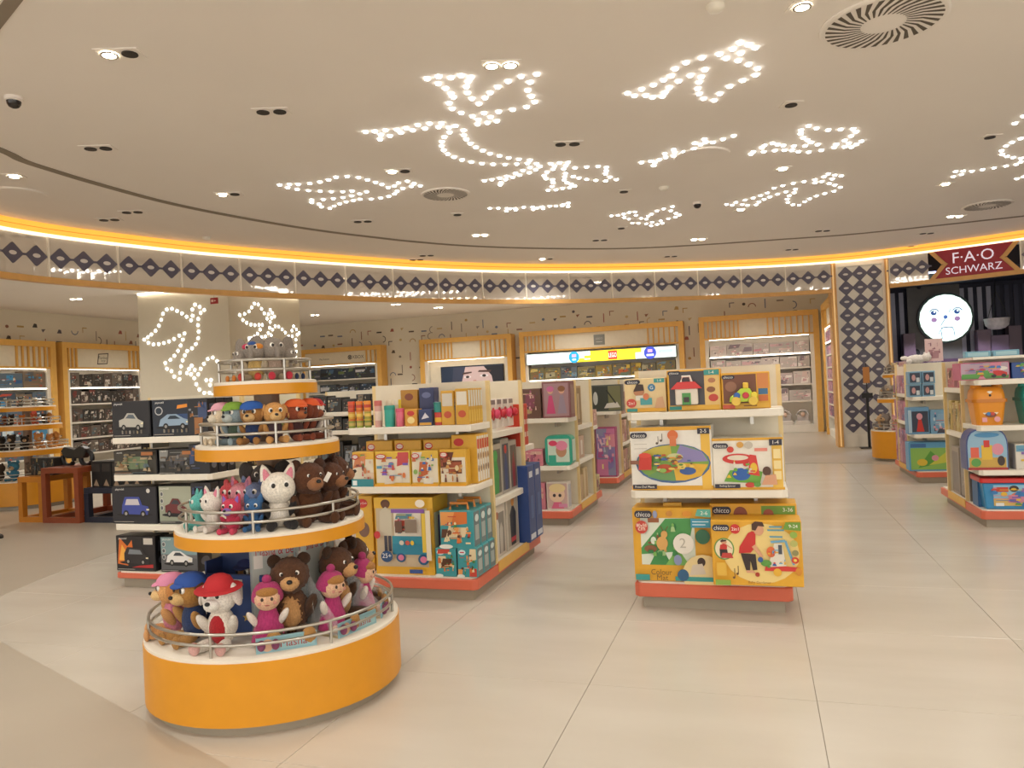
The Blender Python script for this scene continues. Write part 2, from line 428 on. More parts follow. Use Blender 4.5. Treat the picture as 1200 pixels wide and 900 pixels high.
def diamond_mesh(w, h):
    def mk():
        mb = MB()
        P = rdia(0, 0, w / 2, h / 2); k = len(P)
        mb.v += [(x, 0, z) for x, z in P] + [(x, -.006, z) for x, z in P]
        mb.f.append(tuple(range(k))); mb.f.append(tuple(range(2 * k - 1, k - 1, -1)))
        mb.f += [(i, k + i, k + (i + 1) % k, (i + 1) % k) for i in range(k)]
        me = mb.mesh('diamond'); bm = bmesh.new(); bm.from_mesh(me); bmesh.ops.recalc_face_normals(bm, faces=bm.faces[:]); bm.to_mesh(me); bm.free()
        me.materials.append(DIAMOND); return me
    return cached(('dia', w, h), mk)
def oval_mesh(w, h):
    def mk():
        mb = MB(); n = 14
        mb.v += [(w / 2 * math.cos(2 * PI * i / n), -.008, h / 2 * math.sin(2 * PI * i / n)) for i in range(n)]; mb.f.append(tuple(range(n)))
        me = mb.mesh('oval'); me.materials.append(mat('white_oval', '#d8d2cc', 0.3)); return me
    return cached(('oval', w, h), mk)
CONN = MB().box(-.165, .165, -.004, 0, -.014, .014).mesh('connector'); CONN.materials.append(DIAMOND)
def fascia_panels(s0, s1, W, ends_clear=False):
    k = max(1, round((s1 - s0) / W)); W = (s1 - s0) / k
    for i in range(k):
        a, b = s0 + i * W, s0 + (i + 1) * W
        pn = band(a + .012, b - .012, 3.25, CEIL - .17, -.03, 0.0).build('fascia_panel', PANEL, ringroot)
        band(a - .012, a + .012, 3.25, CEIL - .17, -.05, .02, 1).build('panel_divider', WHITE, ringroot)
        for q in (1 / 6, .5, 5 / 6):
            p, d, nn = ring_at(a + W * q); c = p + nn * .004; rz = math.atan2(d.y, d.x)
            dm = link('diamond', diamond_mesh(DW, DH), None, pn, (c.x, c.y, 3.515), (0, 0, rz))
            link('oval', oval_mesh(.1, .055), None, pn, (c.x, c.y, 3.515), (0, 0, rz))
            link('connector', CONN, None, pn, (c.x, c.y, 3.515), (0, 0, rz))
fascia_panels(0.1, SC0, 0.93)
# sign banner zone on the right part of the ring
SB0, SB1 = s_near(3.2), s_near(4.72)
fascia_panels(SC1, SB0, 0.62); fascia_panels(SB1, ends - .1, 0.9)

# banner sign: red ribbon with notched golden ends
def ring_shape(pts, off, name, m, parent=None):
    """a flat outline (s, z) laid along the ring fascia, with thickness"""
    mb = MB()
    for o in (off, off + .012):
        for s, z in pts:
            p, d, nn = ring_at(s); q = p + nn * o; mb.v.append((q.x, q.y, z))
    k = len(pts); mb.f.append(tuple(range(k))); mb.f.append(tuple(range(2 * k - 1, k - 1, -1)))
    mb.f += [(i, i + k, (i + 1) % k + k, (i + 1) % k) for i in range(k)]
    me = mb.mesh(name); bm = bmesh.new(); bm.from_mesh(me); bmesh.ops.recalc_face_normals(bm, faces=bm.faces[:]); bm.to_mesh(me); bm.free()
    return link(name, me, m, parent)
sign = empty('banner_sign', (0, 0, 0)); tag(sign, 'red ribbon shop sign with silver lettering on the ring fascia', 'sign')
zA, zB = 3.25, CEIL - .17; zm = (zA + zB) / 2; NN = 14
def ribbon(a, b, ins, off, name, m):
    for half in (0, 1):
        mb = MB(); K = 28
        for o_ in (off, off + .01):
            for i in range(K + 1):
                q = a + (b - a) * i / K; t = min(1.0, min(q - a, b - q) / ins)
                lo, hi = (zA, zA + (zm - zA) * t) if half == 0 else (zB - (zB - zm) * t, zB)
                p, d, nn = ring_at(q); w = p + nn * o_; mb.v += [(w.x, w.y, lo), (w.x, w.y, hi)]
        n = 2 * (K + 1)
        for i in range(K): c = n + 2 * i; mb.f.append((c, c + 2, c + 3, c + 1))
        for i in range(K): mb.f += [(2 * i, n + 2 * i, n + 2 * i + 2, 2 * i + 2), (2 * i + 1, 2 * i + 3, n + 2 * i + 3, n + 2 * i + 1)]
        mb.build(name, m, sign)
ribbon(SB0, SB1, .22, .004, 'gold_border', GOLD)
RED = mat('ribbon_red', '#a3202c', 0.4, noise=0.05)
ribbon(SB0 + .1, SB1 - .1, .22, .018, 'red_ribbon', RED)
SILVER = mat('silver_lettering', '#e6dde6', 0.35, emit='#e8d8e8', strength=0.35)
def ring_text(s, smid, zc, hgt, off, parent):
    g, fs, asp = text_geo(s); mb = MB()
    for a, b in g:
        p, d, nn = ring_at(smid + a * hgt); q = p + nn * off; mb.v.append((q.x, q.y, zc + b * hgt))
    mb.f = [f for f in fs]
    return mb.build('lettering', SILVER, parent)
ring_text('F·A·O', (SB0 + SB1) / 2, 3.61, .2, .036, sign)
ring_text('SCHWARZ', (SB0 + SB1) / 2, 3.375, .135, .036, sign)

# patterned column between golden posts
CU0, CU1, CV = 1.62, 2.54, 17.12
colm = empty('wall_column'); tag(colm, kind='structure')
MB().box(CU0, CU1, CV, 17.6, 0, CEIL).build('column_shaft', mat('column_cream', '#e6e0d2', 0.5, noise=0.03), colm)
MB().box(CU0 + .02, CU1 - .02, CV - .012, CV, 0, .25).build('column_base', WHITE, colm)
for a, b in ((CU0 - .11, CU0), (CU1, CU1 + .07)):
    MB().box(a, b, CV - .1, 17.6, 0, CEIL - .17).build('golden_post', GOLD, colm)
    MB().box((a + b) / 2 - .012, (a + b) / 2 + .012, CV - .112, CV - .1, .02, CEIL - .19).build('post_glow_strip', mat('post_painted_glow', '#f0cf92', .4, emit='#ffd08a', strength=.25), colm)  # no lamp on the posts: a faint glow painted onto the gold
for a, b in ((CU0, CU0 + .05), (CU1 - .05, CU1)): MB().box(a, b, CV - .03, CV, .25, CEIL - .17).build('edge_strip', WHITE, colm)
MB().box(CU0 + .05, CU1 - .05, CV - .03, CV, 3.7, 3.78).build('edge_strip', WHITE, colm)
cw = (CU1 - CU0 - .12) / 3; rows = 12; rh = (3.68 - .3) / rows
for i in range(3):
    for j in range(rows):
        x = CU0 + .06 + cw * (i + .5); z = .3 + rh * (j + .5)
        dm = link('diamond', diamond_mesh(round(cw * 1.16, 3), round(rh * 1.14, 3)), None, colm, (x, CV - .004, z))
        link('oval', oval_mesh(.1, .045), None, dm, (0, 0, 0))

# ceiling groove: a flat strip with the gap's shade painted dark
gp = [on_z(x, y, CEIL) for x, y in ((0, 175), (27, 188), (67, 201), (110, 214), (187, 235), (257, 250), (333, 263.5), (390, 272), (440, 278), (480, 282.5), (550, 288), (640, 291), (733, 291), (817, 287), (920, 280), (1013, 273), (1200, 253))]
gp = [(gp[0][0] + .25, gp[0][1] - 1.2)] + gp
G = catmull(gp, 4); mb = MB()
for i, p in enumerate(G):
    d = (G[min(len(G) - 1, i + 1)] - G[max(0, i - 1)]).normalized(); n = Vector((d.y, -d.x)) * .05
    for q, z in ((p + n, CEIL - .004), (p - n, CEIL - .004)): mb.v.append((q.x, q.y, z))
for i in range(len(G) - 1): a = 2 * i; mb.f.append((a, a + 2, a + 3, a + 1))
g = mb.build('trim_2', mat('painted_gap_shade', '#8f8272', 0.8, noise=0.05)); g['kind'] = 'structure'
sm = g.modifiers.new('thickness', 'SOLIDIFY'); sm.thickness = .004; sm.offset = 0

g2 = [Vector(on_z(x, y, CEIL)) for x, y in ((-60, 100), (-6, 28), (20, -6), (60, -60))]
mb = MB()
for i, p in enumerate(g2):
    d = (g2[min(3, i + 1)] - g2[max(0, i - 1)]).normalized(); n = Vector((d.y, -d.x)) * .04
    for q in (p + n, p - n): mb.v += [(q.x, q.y, CEIL - .006), (q.x, q.y, CEIL)]
for i in range(3): a = 4 * i; mb.f += [(a, a + 4, a + 6, a + 2), (a, a + 1, a + 5, a + 4), (a + 2, a + 6, a + 7, a + 3)]
mb.build('trim_3', MATS['painted_gap_shade'])['kind'] = 'structure'  # second groove, again a flat strip coloured as shade

# ------------------------------------------------------------------ white pillar with light birds
PU0, PU1, PV0, PV1 = -12.72, -10.38, 13.4, 16.0
pil = MB().box(PU0, PU1, PV0, PV1, 0, CEIL).build('wall_pillar', mat('pillar_white', '#d6cdb8', 0.7, noise=0.01)); pil['kind'] = 'structure'
MB().box(PU0 + .05, PU1 - .05, PV0 - .05, PV0 - .02, CEIL - .03, CEIL - .005).build('cove_light', LEDSTRIP, pil)
MB().box(PU1 + .02, PU1 + .05, PV0 + .05, PV1 - .05, CEIL - .03, CEIL - .005).build('cove_light', LEDSTRIP, pil)
exit_ = carton('exit_sign', 'small red exit sign hanging near the white pillar', 'sign', (on_v(250, 343, 12.6)[0], 12.6, 3.46), 'front', .17, .03, .12, '#a8262a', [('r', .15, .3, .45, .7, '#e8c8b8'), ('p', [(.55, .35), (.85, .5), (.55, .65)], '#e8c8b8')])
MB().tube([(0, .015, .12), (0, .015, CEIL - 3.46)], .006).build('hanger', STEEL, exit_)

BIRDS = {
 'big': (7.5, 480, 70, 'LED light figure of an eagle with raised wings, largest on the ceiling',
  [(155,162),(255,143),(362,153),(452,135),(540,148),(515,187),(498,233),(510,287),(548,337),(609,382),(663,330),(706,286),(775,235),(866,185),(980,142),(1118,123),(1060,193),(1039,265),(1071,317),(1099,366),(1027,411),(905,434),(782,453),(655,465),(712,500),(765,535),(685,550),(597,563),(604,524),(553,492),(454,463),(374,427),(347,378),(384,325),(362,292),(316,247),(252,206)]),
 'neck': (7.5, 415, 130, None,
  [(100,180),(182,175),(275,166),(376,160),(457,147),(560,120),(662,107),(770,103),(742,138),(623,151),(515,166),(410,188),(313,216),(235,205),(227,246),(832,142),(890,128),(838,184),(793,226),(771,266),(769,304),(787,342),(823,375),(879,402),(948,427),(1030,446),(1124,459),(962,167),(966,209),(987,246),(1023,282),(1070,316),(1131,345),(1195,372)]),
 'tail': (6.667, 555, 170, None,
  [(201,81),(274,97),(354,108),(440,115),(152,147),(245,148),(338,145),(420,140),(492,143),(440,172),(518,165),(485,190),(385,195),(435,213),(360,232),(328,218),(306,248),(260,240),(250,267),(203,255),(215,292),(208,308),(143,267),(85,276)]),
 'fish': (6.667, 555, 170, 'LED light figure shaped like a small running animal beside the eagle tail',
  [(603,143),(672,136),(738,132),(632,160),(720,158),(620,186),(703,185),(573,208),(550,235),(567,260),(718,220),(710,245),(708,270),(617,268),(622,292),(612,320),(583,350),(642,347),(695,335),(750,330),(790,318),(760,302),(730,292),(779,242),(823,254),(884,265),(955,273),(1032,277),(1066,247),(1115,267),(1030,222),(1037,198),(1037,172),(972,164),(883,168),(793,175)]),
 'lineA': (6.667, 555, 170, 'thin straight row of LED lights on the ceiling below the eagle',
  [(128,492),(193,491),(262,492),(257,513),(285,495),(325,492),(330,505),(390,484),(460,482),(467,502),(498,489),(538,480),(543,494),(595,475),(643,474),(690,470),(700,463),(740,450),(738,478)]),
 'left': (6.316, 315, 195, 'LED light figure of a gliding bird, leftmost on the ceiling',
  [(80,134),(153,130),(140,154),(218,130),(210,167),(303,124),(294,176),(378,113),(380,181),(442,97),(463,184),(498,78),(547,184),(580,72),(615,180),(665,80),(672,201),(730,97),(724,185),(790,115),(837,131),(884,154),(930,142),(960,119),(1025,107),(1075,124),(1055,145),(1121,141),(992,160),(950,181),(930,201),(888,219),(828,232),(757,240),(676,240),(626,250),(613,215),(573,260),(549,228),(525,274),(484,290),(478,236),(452,308),(403,242),(390,297),(372,276),(318,245),(318,264)]),
 'top': (6.667, 720, 35, 'LED light figure of a perched bird at the top right of the eagle',
  [(102,492),(157,511),(213,460),(245,508),(298,523),(305,426),(385,388),(375,515),(395,485),(430,446),(445,355),(475,300),(500,397),(560,251),(593,352),(683,214),(707,307),(678,364),(662,405),(652,454),(662,496),(697,533),(780,547),(822,495),(900,438),(1002,392),(1102,348),(1117,298),(1049,266),(968,236),(987,178),(1100,135),(1050,113),(982,95),(924,144),(874,217),(821,184)]),
 'lineB': (4.286, 740, 140, 'slanting twisted row of LED lights on the ceiling right of the eagle',
  [(50,214),(97,208),(118,215),(112,230),(140,200),(172,188),(168,170),(212,150),(218,163),(210,180),(264,160),(315,145),(318,117),(347,124),(365,97),(373,112),(410,113),(460,97),(513,80)]),
 'heart': (4.286, 740, 140, 'LED light figure of a bird with heart-shaped wing on the right ceiling',
  [(600,172),(612,160),(655,140),(668,128),(664,160),(708,117),(733,124),(720,154),(763,129),(768,152),(815,132),(806,153),(838,160),(872,131),(890,162),(953,153),(935,124),(903,113),(884,101),(862,90),(850,70),(852,52),(889,30),(930,42),(988,51),(1050,48),(1113,46),(1128,60),(1103,81),(1071,103),(1030,123),(1018,138),(1070,136),(1092,117),(1105,137),(1130,123),(1155,107)]),
 'small': (4.068, 705, 195, 'smallest LED bird figure on the ceiling, beside the dark camera dome',
  [(47,234),(78,232),(107,242),(105,226),(130,250),(132,218),(160,216),(147,269),(163,232),(188,246),(175,270),(213,250),(213,272),(222,235),(238,226),(240,265),(236,282),(264,211),(265,275),(282,258),(290,270),(296,201),(318,248),(338,190),(330,210),(352,240),(354,222),(372,230)]),
 'wave': (4.068, 705, 195, 'LED light figure of a long-tailed bird below the heart-winged one',
  [(596,180),(623,183),(640,170),(683,159),(670,180),(695,184),(723,149),(737,181),(750,168),(757,138),(774,156),(790,125),(802,144),(822,102),(838,131),(864,90),(878,120),(914,79),(965,71),(1017,62),(1017,77),(1050,70),(1060,48),(1080,34),(1112,40),(1142,44),(1100,58),(1085,80),(1112,88),(1138,98),(1108,117),(1064,128),(1024,139),(992,153),(968,167),(942,183),(912,181),(888,170),(886,155),(895,138),(918,124),(924,107)]),
 'right': (9, 1100, 125, 'LED light figure on the ceiling cut by the right edge of view',
  [(180,680),(258,675),(240,712),(155,735),(350,677),(463,660),(583,642),(710,622),(820,605),(865,580),(720,520),(670,500),(665,460),(710,410),(775,372),(865,332),(785,533),(870,540),(825,757),(895,735),(805,172),(895,95),(960,300),(1040,320),(1100,380),(980,520),(1050,560),(990,690),(1080,640),(1000,60),(1090,90)]),
}
bulb_me = MB().prism([(.021 * math.cos(2 * PI * i / 8), .021 * math.sin(2 * PI * i / 8)) for i in range(8)], -.012, 0).mesh('bulb'); bulb_me.materials.append(LED)
broot = None
for k, (sc, ox, oy, lab, pts) in BIRDS.items():
    W = [on_z(ox + x / sc, oy + y / sc, CEIL) for x, y in pts]
    if lab:
        c = (sum(p[0] for p in W) / len(W), sum(p[1] for p in W) / len(W))
        broot = empty('ceiling_light_figure', (c[0], c[1], CEIL)); tag(broot, lab, 'light figure', 'LED figures on the ceiling'); bc = c
    for x, y in W: link('bulb', bulb_me, None, broot, (x - bc[0], y - bc[1], -.001))
WB = [('front', 6.427, 155, 330, 'LED outline of a bird on the left face of the white pillar',
  [(90,437),(118,418),(145,398),(176,370),(202,332),(218,288),(232,242),(261,210),(300,205),(338,221),(375,240),(410,264),(443,292),(455,257),(453,211),(473,173),(508,190),(543,214),(516,236),(497,281),(495,329),(501,377),(497,426),(479,470),(451,503),(414,523),(397,555),(380,593),(368,639),(360,687),(357,735),(317,716),(296,674),(262,657),(250,614),(288,590),(318,559),(345,522),(365,482),(382,437),(394,391),(355,407),(315,433),(278,451),(239,463),(200,471),(160,473),(122,461)]),
 ('front', 6.427, 155, 330, 'smaller LED bird outline low on the left face of the white pillar',
  [(448,633),(428,658),(471,666),(413,689),(443,698),(497,699),(468,728),(483,773),(506,813),(543,838),(583,838),(604,857),(516,657),(540,619),(569,583),(607,573),(641,601),(558,743),(594,742),(587,779)]),
 ('side', 9, 265, 340, 'LED outline of two birds on the right face of the white pillar',
  [(143,262),(193,251),(240,224),(268,182),(297,141),(337,151),(372,196),(402,246),(445,253),(462,208),(485,240),(508,278),(478,293),(429,301),(462,336),(457,397),(488,417),(517,381),(553,385),(589,413),(623,448),(656,486),(697,486),(693,427),(710,382),(741,415),(770,452),(748,471),(735,524),(687,526),(733,585),(738,647),(735,706),(643,643),(607,660),(632,702),(474,475),(458,529),(433,574),(443,454),(412,489),(373,497),(355,524),(332,562),(243,555),(241,510),(268,504),(297,490),(330,460),(358,416),(380,366),(345,367),(303,370),(261,364),(217,346),(175,316)])]
wb_me = MB().prism([(.027 * math.cos(2 * PI * i / 8), .027 * math.sin(2 * PI * i / 8)) for i in range(8)], 0, .012).mesh('bulb'); wb_me.materials.append(LED)
for side, sc, ox, oy, lab, pts in WB:
    if side == 'front': W = [(lambda q: (q[0], PV0, q[1]))(on_v(ox + x / sc, oy + y / sc, PV0)) for x, y in pts]; rot = (PI / 2, 0, 0)
    else: W = [(lambda q: (PU1, q[0], q[1]))(on_u(ox + x / sc, oy + y / sc, PU1)) for x, y in pts]; rot = (PI / 2, 0, PI / 2)
    W = [(min(max(p[0], PU0 + .05), PU1), min(max(p[1], PV0), PV1 - .05), p[2]) for p in W]
    c = [sum(p[i] for p in W) / len(W) for i in range(3)]; r = empty('pillar_light_figure', c); tag(r, lab, 'light figure', 'LED birds on the pillar')
    for p in W: link('bulb', wb_me, None, r, (p[0] - c[0], p[1] - c[1], p[2] - c[2]), rot)

# ------------------------------------------------------------------ ceiling fittings
plate1 = MB().box(-.085, .085, -.085, .085, -.008, 0).mesh('plate'); plate1.materials.append(CEILM)
plate2 = MB().box(-.15, .15, -.08, .08, -.008, 0).mesh('plate'); plate2.materials.append(CEILM)
def head(m, ring):
    mb = MB().lathe([(.06, -.012), (.06, -.02), (.045, -.02), (.045, -.014)] if ring else [(.054, -.016), (.054, -.009)], seg=16)
    me = mb.mesh('lamp_head'); me.materials.append(m); return me
H_off, H_on = head(DARKHOLE, False), head(LAMPON, False); H_rim = head(STEEL, True)
HEADS_N = 0
def lamp(px, py, n=2, on=0, label='', rz=0.35, energy=None):
    global HEADS_N
    u, v = on_z(px, py, CEIL) if px is not None else py
    o = empty('recessed_spotlight', (u, v, CEIL), rz); tag(o, label, 'ceiling light', 'recessed ceiling spotlights')
    link('trim_plate', plate2 if n == 2 else plate1, None, o)
    for k in range(n):
        x = 0 if n == 1 else (-.07 if k == 0 else .07)
        h = link('lamp_head', H_on if k < on else H_off, None, o, (x, 0, 0))
        if k < on: link('rim', H_rim, None, h)
    if on:
        L = bpy.data.lights.new('spot', 'SPOT'); L.energy = energy or LAMP_W; L.color = WARM; L.spot_size = math.radians(140); L.spot_blend = 1.0; L.shadow_soft_size = .09
        lo = bpy.data.objects.new('light_source', L); COL.objects.link(lo); lo.parent = o; lo.location = (0, 0, -.05)
    return o
LAMPS = [(140, 62, 2, 1, 'brightly lit gimbal spotlight in the ceiling at far upper left'), (587, 75, 2, 2, 'lit twin spotlight in the ceiling above the LED eagle wings'),
 (940, 6, 1, 1, 'lit square spotlight at the top edge beside the large vent'), (318, 130, 2, 0, 'unlit twin spotlight left of the LED eagle'),
 (115, 173, 2, 0, 'unlit twin spotlight left, just inside the curved ceiling groove'), (665, 168, 2, 0, 'unlit twin spotlight between eagle neck and slanting LED row'),
 (467, 200, 2, 1, 'lit twin spotlight above the gliding LED bird'), (927, 122, 1, 0, 'unlit single spotlight below the perched LED bird'),
 (917, 197, 1, 1, 'lit single spotlight under the heart-winged LED bird'), (1160, 160, 1, 0, 'unlit single spotlight at right beside the cut LED figure'),
 (268, 227, 2, 1, 'lit twin spotlight left of the gliding LED bird'), (155, 248, 2, 0, 'upper of two unlit twin spotlights outside the groove at left'),
 (128, 257, 2, 0, 'lower of two unlit twin spotlights outside the groove at left'), (425, 259, 2, 0, 'unlit twin spotlight below the gliding LED bird'),
 (536, 251, 1, 0, 'unlit single spotlight below the round vent'), (563, 275, 2, 2, 'lit twin spotlight near the groove, left of centre'),
 (500, 299, 2, 0, 'upper unlit twin spotlight outside the groove, centre left'), (488, 304, 2, 0, 'lower unlit twin spotlight outside the groove, centre left'),
 (731, 224, 1, 0, 'unlit single spotlight above the smallest LED bird'), (728, 267, 1, 0, 'unlit single spotlight under the smallest LED bird'),
 (818, 280, 2, 2, 'lit twin spotlight near the groove, right of centre'), (868, 245, 1, 1, 'lit single spotlight at the tail of the long LED bird'),
 (703, 281, 2, 0, 'unlit twin spotlight near the groove at centre'), (964, 270, 2, 0, 'unlit twin spotlight near the groove at right'),
 (1119, 253, 2, 2, 'lit twin spotlight beside the right round vent'), (1108, 215, 1, 1, 'lit single spotlight at the tip of the cut LED figure'),
 (1086, 273, 2, 0, 'upper unlit twin spotlight above the red banner sign'), (1072, 288, 2, 0, 'lower unlit twin spotlight above the red banner sign'),
 (928, 292, 2, 0, 'unlit twin spotlight above the fascia, right of centre'), (786, 300, 2, 0, 'unlit twin spotlight above the fascia at centre'), (640, 303, 2, 1, 'lit twin spotlight close above the fascia centre')]
for x, y, n, on, lab in LAMPS: lamp(x, y, n, on, lab)
OUT = [((-12.6, 11.2), 'lit spotlight in the outer ceiling above the left wall bays, near one'), ((-14.2, 13.2), 'lit spotlight in the outer ceiling above the left wall bays, middle one'),
 ((-14.4, 16.2), 'lit spotlight in the outer ceiling left of the white pillar'), ((-9.2, 18.8), 'lit spotlight in the outer ceiling right of the white pillar'),
 ((-12.2, 19.6), 'lit spotlight before the game console bay'), ((-6.2, 18.6), 'lit spotlight in the outer ceiling before the screen bay'), ((-8.6, 20.3), 'lit spotlight close above the screen bay'),
 ((-3.4, 19.2), 'lit spotlight before the brick toy bay'), ((-5.0, 20.4), 'lit spotlight close above the brick toy bay'), ((0.1, 20.0), 'lit spotlight before the white doll bay'), ((-1.5, 18.4), 'lit spotlight behind the fascia near the side bay'), ((-10.2, 10.6), 'lit spotlight behind the fascia at far left')]
for p, lab in OUT: lamp(None, p, 2, 2, lab, energy=LAMP_W * 2.6)
# further fittings of the same ceiling, over and behind the viewer
for i in range(-3, 5):
    for j in range(-2, 4):
        p = (i * 2.6 + (.6 if j % 2 else -.5), j * 2.4 - 1.2)
        if p[1] > 3.2 and abs(p[0] + p[1] * .32) < p[1] * .75 : continue
        lamp(None, p, 1, 1, 'recessed ceiling spotlight outside the view, over or behind the viewer')

def vent(px, py, r, label, slots=True):
    u, v = on_z(px, py, CEIL); o = empty('swirl_vent', (u, v, CEIL)); tag(o, label, 'air vent', 'round ceiling vents')
    MB().lathe([(r, 0), (r, -.012), (r * .96, -.018), (.001, -.018)], seg=32).build('vent_disc', CEILM, o)
    if slots:
        mb = MB(); N = 32
        for i in range(N):
            a = 2 * PI * i / N; P = []
            for t, wd_ in ((.35, .006), (.6, .012), (.9, .02)):
                for s_ in (-1, 1):
                    b = a + t * .7; x, y = r * t * math.cos(b), r * t * math.sin(b); P.append((x - s_ * wd_ * math.sin(b) * r / .45, y + s_ * wd_ * math.cos(b) * r / .45))
            n = len(mb.v); mb.v += [(x, y, -.0195) for x, y in P]; mb.f += [(n, n + 1, n + 3, n + 2), (n + 2, n + 3, n + 5, n + 4)]
        mb.build('vent_slots', mat('vent_shadow', '#5e5448', .7, noise=.05), o)['kind'] = 'stuff'
vent(1035, 25, .42, 'large round swirl vent at the top right of the ceiling'); vent(522, 227, .3, 'round swirl vent beside the gliding LED bird'); vent(1157, 240, .34, 'round swirl vent at right near the groove')
vent(822, 182, .3, 'plain round ceiling disc under the slanting LED row', False); vent(20, 227, .3, 'plain round ceiling disc at the left edge', False)
def dome(px, py, label):
    u, v = on_z(px, py, CEIL); o = empty('dome_camera', (u, v, CEIL)); tag(o, label, 'security camera', 'ceiling dome cameras'); o.scale = (.65, .65, .65)
    MB().lathe([(.1, 0), (.1, -.04), (.085, -.05)], seg=20).build('housing', CEILM, o, smooth=True)
    MB().lathe([(.08, -.05), (.074, -.085), (.055, -.115), (.025, -.13), (.001, -.133)], seg=20).build('dark_dome', mat('smoked_dome', '#2a2422', 0.12), o, smooth=True)
dome(16, 114, 'dark dome camera on the ceiling at far left'); dome(817, 237, 'dark dome camera on the ceiling right of the smallest LED bird')
for px, py, lab in ((838, 6, 'white smoke detector at the top edge of the ceiling'), (242, 278, 'white smoke detector above the fascia at left'), (778, 219, 'white smoke detector near the smallest LED bird')):
    u, v = on_z(px, py, CEIL); MB().lathe([(.06, 0), (.06, -.02), (.045, -.04), (.02, -.045)], seg=16).build('smoke_detector', WHITE, None, (u, v, CEIL), smooth=True); tag(COL.objects[-1], lab, 'smoke detector', 'smoke detectors')

# ------------------------------------------------------------------ shop gondolas
GW, GD, GH = 1.0, 1.68, 1.58
def shelf_mesh(w, d, t, chamfer=.03):
    c = chamfer
    me = MB().prism([(-w / 2 + c, 0), (w / 2 - c, 0), (w / 2, c), (w / 2, d), (-w / 2, d), (-w / 2, c)], -t, 0).mesh('shelf', bevel=.004); me.materials.append(WHITE); return me
def gondola(u0, v0, label, front, sides, deck=.17, top=GH, cap=False, panel_d=.45):
    """u0 = left edge, v0 = front edge; front / sides are shelf heights (top surface)"""
    o = empty('gondola_shelf', (u0 + GW / 2, v0, 0)); tag(o, label, 'display shelf', 'double-sided shop gondolas')
    w = GW; cy = .05
    MB().box(-w / 2 + .05, w / 2 - .05, .05, GD - .05, 0, .08).build('toe_kick', TOE, o)
    MB().prism([(-w / 2 + .03, 0), (w / 2 - .03, 0), (w / 2, .03), (w / 2, GD), (-w / 2, GD), (-w / 2, .03)], .08, deck - .012).build('plinth', ORANGE, o, bevel=.006)
    MB().prism([(-w / 2 + .05, .02), (w / 2 - .05, .02), (w / 2 - .02, .05), (w / 2 - .02, GD - .02), (-w / 2 + .02, GD - .02), (-w / 2 + .02, .05)], deck - .012, deck).build('deck', WHITE, o)
    p0, p1 = panel_d, GD - .38
    MB().box(-w / 2 + .03, w / 2 - .03, p0, p0 + .03, deck, top).build('front_panel', CREAM, o)
    MB().box(-w / 2 + .03, w / 2 - .03, p1, p1 + .03, deck, top).build('rear_panel', CREAM, o)
    MB().box(-.015, .015, p0 + .03, p1, deck, top - .03).build('spine_panel', CREAM, o)
    for x in (-1, 1):
        for y in (p0, p1):
            MB().box(*( (x * w / 2 - .03, x * w / 2) if x > 0 else (x * w / 2, x * w / 2 + .03)), y, y + .03, deck, top).build('post', mat('post_pale_yellow', '#e9cf94', .45, noise=.03), o)
        MB().box(*((w / 2, w / 2 + .006) if x > 0 else (-w / 2 - .006, -w / 2)), p0 + .03, p1, .10, deck + .01).build('yellow_skirting', mat('skirting_yellow', '#e3b355', .45, noise=.03), o)
    fm = cached(('shelf', w, p0 - .005), lambda: shelf_mesh(w - .004, p0 - .012, .05))
    for z in front:
        sh = link('shelf', fm, None, o, (0, .006, z))
        for x in (-.3, .3): MB().prism([(x - .012, p0 - .2), (x + .012, p0 - .2), (x + .012, p0), (x - .012, p0)], -.11, -.052).build('bracket', STEEL, sh)
    sd = w / 2 - .03; sl = p1 - p0 - .04
    sm_ = cached(('sshelf', sl), lambda: shelf_mesh(sl, sd, .05, .005))
    for x in sides['side']:
        for z in sides['z']:
            link('shelf', sm_, None, o, (x * (w / 2 - .005), (p0 + .03 + p1) / 2, z), (0, 0, PI / 2 if x > 0 else -PI / 2))
    for z in sides.get('rear', ()):
        link('shelf', cached(('rshelf',), lambda: shelf_mesh(w - .02, .33, .05)), None, o, (0, GD - .005, z), (0, 0, PI))
    if cap: MB().box(-w / 2, w / 2, .02, p0 + .03, top, top + .025).build('top_board', WHITE, o)
    return o
GO = {
 'mobil': gondola(-5.2, 5.1, 'gondola of black vehicle boxes left of the yellow round display', (1.25, .94, .53), {'side': (1,), 'z': (1.2, .94, .56), 'rear': (.9,)}, .135),
 'doh': gondola(-2.97, 5.12, 'gondola of modelling dough sets behind the yellow round display', (1.265, .825), {'side': (1,), 'z': (1.175, .65), 'rear': (1.0,)}),
 'chicco': gondola(-.85, 5.13, 'gondola of yellow baby toy boxes in the middle of the floor', (1.305, .785), {'side': (), 'z': (), 'rear': ()}, .18, 1.59),
 'lol': gondola(-2.97, 8.06, 'gondola of boxed fashion dolls behind the modelling dough gondola', (1.17, .65), {'side': (1,), 'z': (1.05, .66), 'rear': (1.0,)}, .17),
 'pink': gondola(-2.97, 10.98, 'gondola with the tall pink dollhouse box, farthest of the middle row', (1.12,), {'side': (1,), 'z': (1.05, .62), 'rear': ()}, .17),
 'lback': gondola(-5.2, 8.06, 'gondola of dark figure boxes behind the round display, half hidden', (1.33, 1.11, .64), {'side': (1,), 'z': (1.1, .64), 'rear': ()}, .17),
 'A': gondola(1.93, 8.16, 'gondola of building block tubs at the right edge', (1.385, .955, .54), {'side': (-1,), 'z': (1.3, .84), 'rear': ()}, .17, 1.575, True, .55),
 'B': gondola(1.95, 11.35, 'gondola of blue playset boxes, second one on the right', (1.15, .65), {'side': (-1,), 'z': (1.18, .79), 'rear': ()}, .16, 1.6, False, .55),
}

